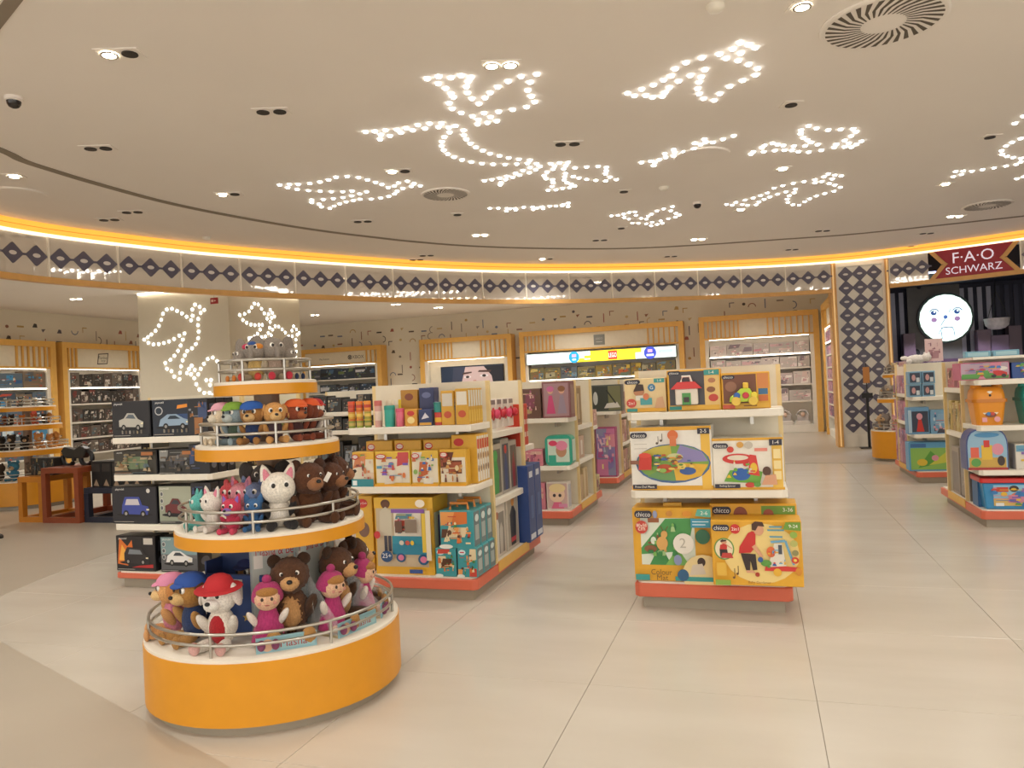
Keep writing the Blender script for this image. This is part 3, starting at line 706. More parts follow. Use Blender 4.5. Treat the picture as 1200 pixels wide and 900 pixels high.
# ------------------------------------------------------------------ boxes with print
def logo(x, z, w=.2, h=.09, txt='chicco'):
    return [('e', x - w * .36, z, w * .2, h * .5, '#2c2a3a'), ('e', x + w * .36, z, w * .2, h * .5, '#2c2a3a'), ('r', x - w * .38, z - h * .5, x + w * .38, z + h * .5, '#2c2a3a'), ('t', txt, x, z, h * .62, '#f2efe6', w * .9)]
def px_box(name, label, cat, rect, v, z, d, col, shapes=(), side=(), group=None, yaw=0.0, hz=None):
    """front face seen in the photograph as rect (x0, y0, x1, y1), standing at height z with its front in the plane v"""
    x0, y0, x1, y1 = rect; ym = (y0 + y1) / 2
    ua, ub = on_v(x0, ym, v)[0], on_v(x1, ym, v)[0]; h = hz or max(.03, on_v((x0 + x1) / 2, y0, v)[1] - z)
    return carton(name, label, cat, ((ua + ub) / 2, v, z), 'front', ub - ua - .004, d, h, col, shapes, side, group, yaw=yaw)
YL = '#e3aa30'
def kid(x, z, s, shirt, hair='#4a2c1c', asp=1.0):
    """simple child: head, hair, shirt, trousers; s = height fraction, asp = box height / width"""
    w = s * asp
    return [('e', x, z + s * .86, w * .13, s * .12, '#d9a27e'), ('p', [(x - w * .14, z + s * .86), (x + w * .1, z + s * .92), (x + w * .12, z + s * 1.0), (x - w * .06, z + s * 1.02), (x - w * .15, z + s * .96)], hair),
            ('p', [(x - w * .2, z + s * .42), (x + w * .12, z + s * .42), (x + w * .14, z + s * .72), (x - w * .02, z + s * .77), (x - w * .16, z + s * .7)], shirt),
            ('p', [(x - w * .18, z), (x - w * .02, z), (x + w * .02, z + s * .25), (x + w * .06, z), (x + w * .18, z), (x + w * .13, z + s * .43), (x - w * .2, z + s * .43)], '#33241f'),
            ('p', [(x + w * .1, z + s * .68), (x + w * .34, z + s * .46), (x + w * .36, z + s * .5), (x + w * .12, z + s * .74)], '#d9a27e')]
G1 = 'yellow baby toy boxes'
px_box('toy_box', 'small cream activity toy box with blue badge, left of the toy house box', 'box', (731.7, 443.3, 781, 482), 5.2, 1.305, .16, '#e8cf9a',
  logo(.2, .9, .34, .13) + [('r', .72, .86, .97, .98, '#3f9a94'), ('t', '1-4', .85, .92, .07, '#f4efe0'), ('r', .02, .02, .98, .13, YL), ('e', .35, .62, .13, .15, '#b97f58'), ('p', [(.22, .62), (.48, .64), (.46, .82), (.3, .84)], '#3c2a20'), ('r', .27, .36, .45, .5, '#e6e0d0'), ('e', .66, .72, .09, .11, '#3d7fa8'), ('t', 'G', .66, .72, .1, '#f4f0e2'), ('e', .16, .28, .12, .13, '#c8473a'), ('t', '2in1', .16, .28, .08, '#fff3e0', .16), ('r', .38, .22, .66, .42, '#4d9fa2'), ('e', .52, .46, .07, .1, '#d87f52'), ('p', [(.72, .12), (.97, .12), (.92, .45), (.78, .4)], '#d6a880'), ('r', .05, .03, .3, .12, '#2f8f86')], group=G1)
b2 = px_box('toy_box', 'open-fronted box with a toy house of red roof and green door', 'box', (781.7, 433, 845, 480), 5.19, 1.305, .2, YL,
  [('r', .04, .14, .7, .96, '#4b4a4f'), ('r', .7, .02, .98, .84, '#e9c47a'), ('r', .7, .85, .98, .98, '#3f9a94'), ('t', '1-4', .84, .915, .07, '#f4efe0'), ('e', .84, .72, .07, .06, '#b97f58'), ('e', .82, .5, .08, .07, '#8f5a38'), ('e', .86, .3, .09, .09, '#c8473a'), ('r', .03, .02, .97, .13, '#e6b23c'), ('r', .03, .03, .26, .12, '#2f8f86')] + logo(.14, .93, .22, .1), group=G1)
w_, h_ = b2.dimensions.x, b2.dimensions.z
def toy_house(o, w, h):
    x = -.13 * w; m = MB().box(x - .21 * w, x + .21 * w, -.055, -.006, .16 * h, .55 * h).build('house_walls', plastic('#e7ddcd'), o, bevel=.006)
    MB().prism([(x - .29 * w, 0), (x + .29 * w, 0), (x + .16 * w, .17 * h), (x - .16 * w, .17 * h)], 0, .06).build('house_roof', plastic('#d6352f'), o, (0, -.004, .54 * h), (PI / 2, 0, 0))
    MB().box(x - .08 * w, x + .08 * w, -.062, -.05, .16 * h, .44 * h).build('house_door', plastic('#4f9a4a'), o)
    MB().tube([(x - .1 * w, -.03, .7 * h), (x - .07 * w, -.03, .84 * h), (x + .07 * w, -.03, .84 * h), (x + .1 * w, -.03, .7 * h)], .008).build('house_handle', plastic('#efe6da'), o)
    MB().box(x - .05 * w, x + .05 * w, -.07, -.06, .22 * h, .34 * h).build('house_window', plastic('#3c2c22'), o)
toy_house(b2, w_, h_)
b3 = px_box('toy_box', 'open-fronted box with a lime green toy car, right end of the top shelf', 'box', (845, 436, 903, 478), 5.19, 1.305, .2, YL,
  [('r', .04, .16, .72, .94, '#7a4a34'), ('r', .74, .55, .97, .95, '#d88a4a'), ('r', .76, .38, .95, .54, '#3f6f9a'), ('r', .76, .2, .95, .36, '#d0703a'), ('e', .2, .62, .12, .14, '#9a6a52'), ('r', .03, .02, .97, .15, '#e6b23c'), ('r', .45, .07, .72, .1, '#8a5a1c'), ('r', .02, .02, .27, .13, '#d85f44')] + logo(.15, .88, .24, .11), group=G1)
def toy_car(o, w, h):
    mb = MB().prism([(-.34 * w, 0), (.26 * w, 0), (.24 * w, .1 * h), (.14 * w, .22 * h), (.09 * w, .36 * h), (-.1 * w, .36 * h), (-.2 * w, .24 * h), (-.32 * w, .14 * h)], 0, .05)
    c = mb.build('car_body', plastic('#b9d436'), o, (0, -.006, .2 * h), (PI / 2, 0, 0), bevel=.005)
    for i, (x, c_) in enumerate(((-.18, '#2f62b0'), (.0, '#c92f3a'), (.17, '#e8d23c'))): MB().lathe([(.022, 0), (.018, .01)], seg=12).build('car_button', plastic(c_), o, (x * w, -.055, .37 * h), (PI / 2, 0, 0))
    MB().box(-.05 * w, .06 * w, -.05, -.015, .56 * h, .72 * h).build('car_handle', plastic('#eac03a'), o, bevel=.004)
    for x in (-.2, .15): MB().lathe([(.03, 0), (.028, .012)], seg=14).build('car_wheel', plastic('#e6c244'), o, (x * w, -.056, .22 * h), (PI / 2, 0, 0))
toy_car(b3, b3.dimensions.x, b3.dimensions.z)
px_box('toy_box', 'large white box showing a round green play mat with red mallet', 'box', (739, 500, 835, 573), 5.17, .785, .3, '#f0ece2',
  [('r', 0.0, .0, 1.0, .07, YL), ('r', 0, .94, 1, 1, YL), ('r', .87, .02, .98, .93, '#efbf4c'), ('e', .52, .42, .46, .31, '#4a6a9a'), ('e', .52, .43, .44, .285, '#7fa84a'), ('p', [(.52, .43), (.95, .4), (.86, .22), (.66, .15), (.55, .15)], '#e2b23a'), ('p', [(.52, .43), (.2, .22), (.36, .16), (.55, .15)], '#6c9a5c'), ('p', [(.52, .43), (.62, .71), (.88, .6), (.95, .45)], '#8f86b8'), ('p', [(.52, .43), (.14, .6), (.3, .68), (.5, .715)], '#c8b84a'), ('e', .42, .34, .1, .07, '#c4552f'), ('e', .55, .52, .1, .06, '#d8d9a0'), ('e', .7, .3, .1, .06, '#3d5fa0'), ('e', .3, .5, .08, .05, '#5f8c3f'), ('e', .62, .38, .06, .05, '#f0d878'), *sub(art(301, ['#5f8c3f', '#c4552f', '#e8c860', '#3d5fa0', '#8fb85a', '#d8d9a0', '#7a5a3a', '#e09a3a'], 26, bg=False), .2, .24, .84, .62), ('r', .0, .42, .14, .48, '#8c5a44'), ('p', [(.1, .33), (.26, .33), (.27, .55), (.12, .57)], '#cc3a2c'), ('e', .185, .56, .075, .04, '#dc4a38'), ('e', .54, .87, .065, .08, '#d9703a'), ('p', [(.5, .7), (.58, .7), (.58, .86), (.5, .86)], '#d97b4a'),
   ('r', .84, .88, .985, .97, '#2c2a3a'), ('t', '2-5', .91, .925, .055, '#f4efe0', .1), ('r', .02, .03, .32, .1, '#2c2a3a'), ('t', 'Free-Dol Mont', .17, .065, .035, '#f4efe0', .28), ('l', .06, .74, .22, .74, .003, '#b9b2a4'), ('l', .06, .67, .22, .67, .003, '#b9b2a4'), ('l', .36, .75, .36, .86, .004, '#5a4a3a'), ('e', .345, .75, .016, .018, '#5a4a3a'), ('l', .41, .79, .41, .9, .004, '#5a4a3a'), ('e', .395, .79, .016, .018, '#5a4a3a')] + logo(.12, .88, .19, .09), group=G1)
px_box('toy_box', 'white box with a ball spinner toy picture beside the play mat box', 'box', (835, 513, 919, 573), 5.17, .785, .28, '#efe9da',
  [('r', 0, 0, 1, .05, YL), ('r', 0, .95, 1, 1, YL), ('r', .84, .04, .98, .95, '#efc352'), ('p', [(.15, .16), (.66, .12), (.7, .34), (.52, .42), (.24, .38)], '#6fae3e'), ('e', .4, .3, .13, .12, '#2f62b0'), ('r', .24, .38, .3, .66, '#dfd9c9'), ('e', .36, .6, .22, .1, '#d23b34'), ('e', .36, .62, .15, .05, '#e8dcc8'), ('p', [(.5, .3), (.66, .26), (.62, .66), (.53, .68)], '#d83f38'), ('e', .58, .42, .05, .1, '#e9c23a'), ('e', .47, .5, .04, .05, '#d0322e'), ('e', .26, .78, .05, .06, '#cf4436'), ('e', .52, .86, .06, .07, '#c8bfae'), ('e', .4, .87, .05, .06, '#d8a24a'), ('r', .6, .74, .78, .8, '#e58a78'), *sub(art(302, ['#d23b34', '#e9c23a', '#2f62b0', '#6fae3e', '#e8dcc8'], 10, bg=False), .16, .2, .64, .6), ('r', .86, .6, .96, .78, '#f4dfa0'), ('r', .86, .4, .96, .56, '#f4dfa0'), ('r', .86, .2, .96, .36, '#f4dfa0'), ('e', .76, .36, .06, .09, '#5a3a28'), ('p', [(.68, .1), (.9, .1), (.88, .3), (.74, .28)], '#d9a27e'), ('e', .52, .1, .07, .05, '#c8473a'), ('e', .62, .11, .05, .05, '#5f9a44'), ('r', .81, .85, .985, .97, '#2c2a3a'), ('t', '1-4', .9, .91, .07, '#f4efe0', .12), ('r', .02, .04, .38, .12, '#2c2a3a'), ('t', 'Rolling Spinner', .2, .08, .045, '#f4efe0', .32)] + logo(.12, .86, .2, .1), group=G1)
px_box('toy_box', 'yellow colouring mat box with a deer picture, on the plinth at left', 'box', (742, 595, 836, 678), 5.17, .18, .22, YL,
  [('r', .1, .22, .78, .86, '#dfe6d4'), ('p', [(.1, .45), (.42, .85), (.78, .86), (.7, .5), (.5, .4), (.1, .36)], '#4f9a52'), ('p', [(.2, .22), (.34, .5), (.48, .22)], '#3f8c4a'), ('p', [(.4, .22), (.56, .46), (.7, .22)], '#7fb85c'), ('e', .37, .52, .07, .09, '#d9a860'), ('r', .33, .4, .36, .5, '#d9a860'), ('r', .39, .4, .42, .5, '#d9a860'), ('e', .4, .64, .04, .05, '#d9a860'), ('l', .39, .68, .36, .75, .005, '#7a5230'), ('l', .41, .68, .45, .75, .005, '#7a5230'), ('e', .22, .44, .08, .05, '#8a5a38'), ('r', .2, .8, .34, .86, '#a0623c'), *sub(art(303, ['#3f8c4a', '#7fb85c', '#2f7a44', '#dfe6d4', '#8a5a38', '#a8c88a'], 14, bg=False), .1, .24, .6, .84), ('e', .37, .52, .07, .09, '#d9a860'), ('e', .4, .64, .04, .05, '#d9a860'), ('e', .64, .52, .13, .14, '#ebe6da'), ('t', '2', .63, .53, .13, '#b8b2a4'), ('e', .56, .3, .05, .07, '#8a94b8'), ('e', .12, .74, .08, .09, '#c8473a'), ('t', '80x58', .12, .765, .045, '#fff3e0', .13), ('t', 'cm', .12, .715, .04, '#fff3e0'), ('r', .74, .74, .99, .86, '#3f9ab8'), ('l', .76, .82, .96, .82, .006, '#dfeff2'), ('l', .76, .78, .92, .78, .006, '#dfeff2'), ('e', .88, .62, .09, .1, '#2f6a4a'), ('e', .87, .1, .26, .28, '#e9d39a'), ('e', .85, .28, .05, .06, '#3a241a'), ('p', [(.7, .1), (.9, .12), (.86, .26), (.74, .24)], '#d8cbb8'), ('r', .52, .02, .99, .08, '#3f9a94'), ('t', 'Colour', .35, .135, .075, '#7a5a2a', .26), ('t', 'Mat', .36, .06, .07, '#7a5a2a', .18), ('e', .62, .1, .07, .08, '#2f5f86'), ('r', .02, .02, .2, .1, '#3f9a94'), ('p', [(.8, .9), (.99, .88), (.99, .99), (.83, .99)], '#5fae9a'), ('t', '2-6', .91, .94, .05, '#f4efe0', .12), ('e', .3, .92, .03, .05, '#8a94b8'), ('e', .48, .93, .04, .04, '#c88a3a'), ('e', .7, .93, .06, .04, '#d8902a')] + logo(.15, .92, .2, .1),
  [('r', .1, .1, .9, .9, '#e0a428')], group=G1)
MB().box(-.06, .06, .08, .12, 0, .02).build('handle', plain('#d9a838'), COL.objects.get('toy_box.005'), (0, 0, COL.objects.get('toy_box.005').dimensions.z))
px_box('toy_box', 'yellow walker box showing a boy in red shirt, jutting over the plinth', 'box', (834, 610, 941, 686), 5.02, .205, .22, YL,
  [('e', .55, .5, .42, .46, '#f0d488'), ('e', .14, .56, .115, .17, '#6f9a4a'), ('e', .14, .56, .1, .15, '#f0e2c0')] + kid(.14, .44, .26, '#c8382f') + [('p', [(.1, .42), (.24, .42), (.22, .5), (.12, .5)], '#c0433a')] +
  [('p', [(.324, .5), (.49, .49), (.5, .25), (.45, .24), (.43, .4), (.42, .24), (.375, .24)], '#33241f'), ('p', [(.375, .24), (.45, .24), (.49, .2), (.385, .2)], '#d9a27e'), ('p', [(.305, .5), (.435, .51), (.49, .59), (.5, .82), (.46, .84), (.416, .81), (.315, .6)], '#c9302c'), ('p', [(.45, .6), (.49, .64), (.575, .46), (.55, .43)], '#d9a27e'), ('e', .535, .86, .055, .085, '#d9a27e'), ('p', [(.46, .86), (.5, .85), (.53, .92), (.6, .91), (.58, .98), (.5, .99), (.46, .95)], '#4a2c1c')] + [('e', .5, .18, .025, .035, '#b0402c'), ('p', [(.58, .24), (.96, .24), (.96, .3), (.6, .34)], '#d23b34'), ('e', .72, .22, .045, .06, '#e8b43a'), ('e', .95, .24, .035, .06, '#d8902f'), ('p', [(.62, .3), (.82, .32), (.78, .66), (.7, .66)], '#e6dfcf'), ('l', .66, .68, .82, .7, .014, '#6fa8c8'), ('l', .82, .7, .9, .34, .014, '#6fa8c8'), ('e', .66, .53, .05, .08, '#e0703a'), ('e', .6, .36, .06, .05, '#5f9a44'), ('e', .54, .41, .03, .04, '#3a5fa0'), ('r', .74, .5, .78, .64, '#4a4f5a'), *sub(art(304, ['#d23b34', '#e8b43a', '#6fa8c8', '#5f9a44', '#e6dfcf', '#3a5fa0'], 10, bg=False), .58, .26, .9, .62), ('r', .05, .16, .16, .36, '#e6b848'), ('e', .275, .88, .055, .075, '#c8302c'), ('t', '2in1', .275, .88, .05, '#fff3e0', .09), ('r', .65, .905, .79, .93, '#5a96aa'), ('r', .63, .855, .81, .88, '#5a96aa'), ('r', .65, .755, .79, .78, '#5a96aa'), ('p', [(.8, .88), (.99, .86), (.99, .99), (.83, .99)], '#6f9a3a'), ('t', '9-24', .91, .93, .05, '#f4efe0', .12), ('e', .91, .8, .04, .05, '#8fae4a'), ('e', .91, .67, .04, .05, '#b8b86a'), ('e', .92, .53, .035, .045, '#8f8a5a'), ('e', .915, .42, .04, .05, '#d2462f'), ('e', .915, .42, .018, .022, '#f0d060'), ('t', 'Baby Gardener', .52, .07, .05, '#9a5a1c', .34), ('r', .03, .02, .2, .1, '#8fb04a'), ('l', .25, .14, .25, .28, .005, '#6a4a2a'), ('e', .24, .14, .014, .018, '#6a4a2a'), ('l', .29, .2, .29, .32, .005, '#6a4a2a'), ('e', .28, .2, .014, .018, '#6a4a2a')] + logo(.115, .9, .17, .1),
  [('r', .1, .1, .9, .9, '#e0a428')], group=G1)
px_box('toy_box', 'yellow walker box standing behind the boy-in-red box, only its top showing', 'box', (833, 588, 936, 686), 5.27, .18, .22, YL,
  [('r', .6, .86, .98, .97, '#6f9a3a'), ('t', '3-36', .9, .92, .05, '#f4efe0', .12), ('e', .36, .86, .08, .1, '#8c4a32'), ('e', .68, .86, .06, .07, '#a0523a')] + logo(.14, .91, .2, .1), group=G1, hz=.5)

# vehicle boxes on the left gondola
def vehicle(kind, body, glass):
    if kind == 'coupe': P = [(.2, .3), (.82, .27), (.84, .42), (.7, .5), (.6, .66), (.42, .67), (.33, .53), (.2, .48)]; Wn = [(.37, .53), (.46, .63), (.58, .62), (.64, .51)]
    elif kind == 'mini': P = [(.22, .26), (.8, .24), (.82, .46), (.68, .5), (.62, .72), (.3, .72), (.24, .5)]; Wn = [(.3, .5), (.34, .66), (.59, .66), (.63, .5)]
    elif kind == 'van': P = [(.22, .22), (.84, .2), (.85, .42), (.74, .5), (.66, .66), (.3, .68), (.22, .5)]; Wn = [(.32, .48), (.36, .62), (.63, .6), (.69, .48)]
    else: P = [(.16, .28), (.86, .3), (.87, .42), (.72, .48), (.56, .6), (.36, .6), (.2, .46)]; Wn = [(.36, .47), (.42, .56), (.54, .56), (.65, .47)]
    return [('e', .5, .24, .4, .05, '#0f0f12'), ('p', P, body), ('p', Wn, glass), ('e', .32, .27, .06, .09, '#121214'), ('e', .32, .27, .03, .045, '#9a9690'), ('e', .7, .26, .06, .09, '#121214'), ('e', .7, .26, .03, .045, '#9a9690'), ('r', .78, .36, .84, .4, '#f0e6c0')]
def pm_box(label, rect, z, back, extra, kind=None, body='#cfccc4', glass='#5a646e', d=.17):
    sh = [('r', .015, .02, .985, .98, back)] + extra
    if kind: sh += vehicle(kind, body, glass)
    sh += [('t', 'playmobil', .2, .92, .07, '#f2efe8', .3), ('r', .03, .03, .97, .08, '#2a2a2e'), ('l', .06, .055, .5, .055, .004, '#b0aaa0')]
    return px_box('vehicle_box', label, 'box', rect, 5.14, z, d, '#1b1a1e', sh, [('e', .5, .3, .3, .12, '#5a5a60'), ('r', .2, .55, .8, .85, '#3a3a40')], 'black vehicle boxes')
ICONS = [('e', .1, .78, .05, .07, '#c8c6c0'), ('e', .1, .6, .05, .07, '#c8c6c0'), ('e', .1, .42, .05, .07, '#c8c6c0'), ('e', .1, .78, .035, .05, '#5a5f62'), ('e', .1, .6, .035, .05, '#5a5f62'), ('e', .1, .42, .035, .05, '#5a5f62')]
FIGS = [('r', .25 + i * .1, .1, .29 + i * .1, .22, c) for i, c in enumerate(('#8a8478', '#6a5a4a', '#a09a8e', '#5a564e', '#9a8a6a', '#70685c'))]
pm_box('black vehicle box with a silver coupe, left on the top shelf', (131, 470, 176, 512), 1.25, '#232125', FIGS, 'coupe', '#b9b6ac')
pm_box('black vehicle box with a steel-blue sports car under orange lettering', (178, 468, 231, 507), 1.25, '#1e2634', [('p', [(.56, .74), (.92, .8), (.9, .88), (.58, .84)], '#e8902a'), ('r', .55, .3, .95, .6, '#2f4a78'), ('e', .16, .7, .09, .12, '#b8b8ba'), ('e', .16, .7, .07, .09, '#26303c')] + FIGS, 'wedge', '#8fa6bc', '#20303e')
pm_box('dark box full of small green figures, left on the second shelf', (133, 528, 184, 555), .94, '#3a352c', art(11, ['#6a7a5a', '#8a7a5a', '#a0704a', '#5a6a70', '#b09a7a'], 18) + [('r', .7, .8, .96, .94, '#a86a3a')])
pm_box('dark box full of grey figures, right on the second shelf', (186, 526, 228, 554), .94, '#34322e', art(12, ['#8a8a86', '#5a5a5c', '#a09a90', '#6a5a4a', '#3a3a3e'], 18) + [('r', .72, .78, .96, .92, '#a86a3a')])
pm_box('black vehicle box with a purple-blue mini car', (131, 570, 184, 612), .53, '#211f26', [('e', .82, .88, .04, .06, '#d8d4cc')], 'mini', '#3d4a9a', '#c8c2c8')
pm_box('vehicle box with a maroon car against a pale green landscape', (186, 569, 226, 611), .53, '#9aa08c', [('r', .02, .4, .98, .98, '#a8ac98')] + ICONS, 'coupe', '#6a2a2a', '#3a3a40')
pm_box('black vehicle box with a dark van bursting out of flames', (136, 628, 182, 670), .135, '#1d1719', [('p', [(.04, .2), (.1, .95), (.3, .7), (.42, .88), (.46, .4), (.3, .15)], '#d8702a'), ('p', [(.08, .3), (.16, .75), (.3, .5), (.36, .3)], '#f0b048'), ('r', .72, .76, .95, .94, '#c8c2b8'), ('p', [(.4, .1), (.95, .1), (.95, .2), (.6, .16)], '#b0282a')], 'van', '#2a2426', '#7a8086')
pm_box('vehicle box with a white sports car on a road', (188, 629, 232, 669), .135, '#6a6a6c', [('r', .02, .5, .98, .98, '#7f9a9c'), ('r', .02, .03, .98, .4, '#5a5a5c')] + ICONS, 'wedge', '#e8e6e2', '#3a3f46')
for i, (z, n) in enumerate(((1.25, 3), (.94, 3), (.53, 2))):
    for k in range(n):
        carton('vehicle_box', 'dark vehicle box at the right end of the %s shelf, %s from the front' % (('top', 'second', 'third')[i], ORD[k]), 'box', (-4.21 - .1, 5.12 + k * .11, z), 'front', .2, .1, (.3, .24, .34)[i], '#201e22', art(20 + i * 5 + k, ['#5a5a60', '#8a8a90', '#3a4a70', '#a06a3a'], 6), [('e', .5, .3, .3, .12, '#6a6a70'), ('r', .2, .55, .8, .85, '#4a4a58')], 'black vehicle boxes')
# its right side bay and the dark gondola behind
DARK = ['#4a4640', '#6a5a4a', '#8a7a64', '#3a3a40', '#a08a5a', '#5a6a70', '#7a4a3a']
def side_goods(u, v0, v1, z, n, h, cols, label, name='toy_box', cat='box', pals=None, d=.25, face='right', group=None, hv=.0):
    L = (v1 - v0) / n
    for k in range(n):
        r = random.Random(hash((round(u, 1), round(z, 2), k)) & 0xffff)
        hh = h * (1 - hv * r.random()); c = cols[k % len(cols)]
        carton(name, label % ORD[k], cat, (u, v0 + L * (k + .5), z), face, L - .012, d, hh, c, art(r.randint(0, 9999), pals or DARK, 9), (), group)
side_goods(-4.22, 5.6, 6.4, 1.2, 3, .26, ['#3f8fb8', '#d8a83a', '#7a8a4a'], 'bright toy box in the left gondola side, %s from the front, high', pals=['#3f7fb8', '#e8e0c8', '#d85a3a', '#e8c040'], group='side goods of the left gondola')
side_goods(-4.22, 5.6, 6.4, .94, 4, .2, ['#2a2826'], 'dark toy box in the left gondola side, %s from the front, middle shelf', group='side goods of the left gondola')
side_goods(-4.22, 5.6, 6.4, .56, 4, .28, ['#2a2a2e'], 'dark toy box in the left gondola side, %s from the front, low shelf', group='side goods of the left gondola')
for k in range(6):
    o = empty('bowling_pin', (-4.26, 6.46 + k * .055, .9)); tag(o, 'slim white toy bottle behind the left gondola, %s in its row' % ORD[k], 'toy bottle', 'slim white bottles')
    MB().lathe([(.02, 0), (.026, .04), (.024, .09), (.012, .14), (.01, .17), (.014, .19), (.008, .21)], seg=12).build('bottle', plastic('#d8cdb4'), o, smooth=True); MB().lathe([(.013, .19), (.013, .21)], seg=10).build('cap', plastic('#b07a5a'), o)
for zi, (z, h) in enumerate(((1.33, .2), (1.11, .18), (.64, .38), (.17, .38))):
    for k in range(5):
        carton('figure_box', 'dark figure box on the half-hidden gondola, %s shelf, %s from left' % (ORD[zi], ORD[k]), 'box', (-5.1 + k * .195 + .06, 8.12, z), 'front', .185, .22, h * (1 - .12 * (k % 3)), '#2b2926', art(60 + zi * 9 + k, DARK + ['#c8b89a', '#9aa0a8'], 12), (), 'dark figure boxes')
for zi, (z, h) in enumerate(((1.1, .3), (.64, .36), (.17, .4))):
    side_goods(-4.22, 8.6, 9.3, z, 3, h, ['#3a3a44', '#54463a', '#2e3440'], 'dark toy box in the half-hidden gondola side, %s from front, ' + ('high', 'middle', 'low')[zi], group='side goods of the half-hidden gondola')

# ------------------------------------------------------------------ modelling dough gondola
def dp(x, y): return (390 + x * .3, 430 + y * .3)
def drect(x0, y0, x1, y1): a, b = dp(x0, y0); c, d = dp(x1, y1); return (a, b, c, d)
def tub(u, v, z, r, h, body, lid, label, cat='tub', name='dough_tub', group=None, band=None):
    o = empty(name, (u, v, z)); tag(o, label, cat, group)
    MB().lathe([(r * .86, 0), (r * .92, h * .02), (r * .95, h * .8), (r * .9, h * .82)], seg=16).build('pot', plastic(body), o, smooth=True)
    MB().lathe([(r, h * .8), (r, h * .97), (r * .9, h)], seg=16).build('lid', plastic(lid), o, smooth=True)
    if band: MB().lathe([(r * .955, h * .25), (r * .965, h * .6)], seg=16).build('paper_label', plain(band), o, smooth=True)
    return o
SZ, SV = 1.265, 5.2
tc = [['#8a9a3a', '#93a03c', '#7f9038'], ['#d8a23a', '#dc9a34', '#a8a03c'], ['#d8603a', '#e08a36', '#e89a3c']]
tl = [['#d87a34', '#e0843a', '#c8b23c'], ['#c84a30', '#d8702f', '#d8862f'], ['#e0582f', '#e8802f', '#f09a38']]
for j in range(3):
    for i in range(3):
        u = on_v(dp(74 + 31 * i, 0)[0], dp(0, 175)[1], SV)[0]
        tub(u, SV, SZ + j * .0675, .028, .067, tc[j][i], tl[j][i], '%s dough tub in %s column from left, %s row of the stack' % (('olive green', 'amber', 'orange')[j], ORD[i], ('bottom', 'middle', 'top')[j]), group='stacked dough tubs', band=('#c8b060', '#e8c860', '#c84a3a')[j])
def du(x): return on_v(dp(x, 0)[0], dp(0, 175)[1], SV)[0]
tub(du(178), SV, SZ, .03, .2, '#d8a49a', '#c86a62', 'tall pink can beside the dough tub stack', 'can', 'dough_can', band='#e8d0c0')
tub(du(222), SV, SZ, .042, .16, '#3aa898', '#2f9486', 'tall teal jar with lid among the dough tubs', 'jar', 'dough_jar')
tub(du(262), SV, SZ, .033, .135, '#e0728a', '#d25a78', 'small pink jar right of the teal jar', 'jar', 'dough_jar')
for k, (x, c, l) in enumerate(((200, '#e8dcc8', '#e0d4bc'), (232, '#d8cbb4', '#e8e0d0'), (250, '#e8d23c', '#e0c02f'))):
    tub(du(x) - .02, SV + .13, SZ, .028, .2, c, l, '%s lidded pot behind the teal jar, %s from left' % (('white', 'cream', 'yellow')[k], ORD[k]), 'pot', 'dough_pot', 'pots behind the jars')
px_box('dough_box', 'small amber dough box in front, right of the pink jar', 'box', drect(280, 165, 330, 222), 5.17, SZ, .1, '#d89a34', [('e', .5, .75, .3, .15, '#c8382f'), ('e', .5, .35, .3, .2, '#f0d890')], group='small dough boxes')
px_box('dough_box', 'gold dough box behind the small amber one', 'box', drect(266, 120, 334, 222), 5.3, SZ, .1, '#b8862c', [('e', .5, .8, .25, .1, '#8a4a2c')], group='small dough boxes', hz=.27)
px_box('dough_box', 'dark blue dough box with white print', 'box', drect(334, 166, 388, 220), 5.17, SZ, .1, '#2c3a66', [('p', [(.2, .4), (.8, .5), (.5, .8)], '#d8d8e0'), ('r', .06, .04, .94, .2, '#d8a23a')], group='small dough boxes')
px_box('dough_box', 'navy dough box behind the dark blue one', 'box', drect(338, 120, 398, 220), 5.3, SZ, .1, '#38406a', [('e', .5, .8, .3, .08, '#6a74a0')], group='small dough boxes', hz=.28)
tub(du(417), SV, SZ, .04, .095, '#c8453a', '#c23c34', 'red and yellow pot under a teal one', 'pot', 'dough_pot', band='#e8b83a')
tub(du(415), SV, SZ + .095, .039, .075, '#2f8f88', '#2a7f7a', 'teal pot stacked on the red and yellow pot', 'pot', 'dough_pot')
px_box('dough_box', 'silver patterned dough box near the right end of the top shelf', 'box', drect(444, 122, 514, 213), 5.18, SZ, .16, '#a8a49c', art(31, ['#d8d4cc', '#6a665e', '#e8e4da', '#8a847a'], 14), group='small dough boxes')
for k in range(6):
    u = on_v(dp(545, 0)[0], dp(0, 165)[1], 5.14)[0]
    carton('dough_pack', 'slim yellow dough pack at the top shelf end, %s from the front' % ORD[k], 'box', (-2.03, 5.14 + k * .05, SZ), 'front', .1, .045, .26, '#d8a63c', [('r', .1, .55, .9, .92, '#e8e0d0'), ('e', .5, .3, .3, .1, '#c8583a')], [('r', .1, .5, .9, .95, '#e0dccc'), ('r', .15, .08, .85, .4, '#e8c050')], 'slim yellow dough packs')
    if k < 3: carton('dough_pack', 'slim yellow pack left of the row at the shelf end, %s from the front' % ORD[k], 'box', (-2.15, 5.16 + k * .05, SZ), 'front', .1, .045, .25, '#d8a63c', [('r', .1, .55, .9, .92, '#d8d0c0'), ('e', .5, .3, .3, .1, '#c8583a')], (), 'slim yellow dough packs')
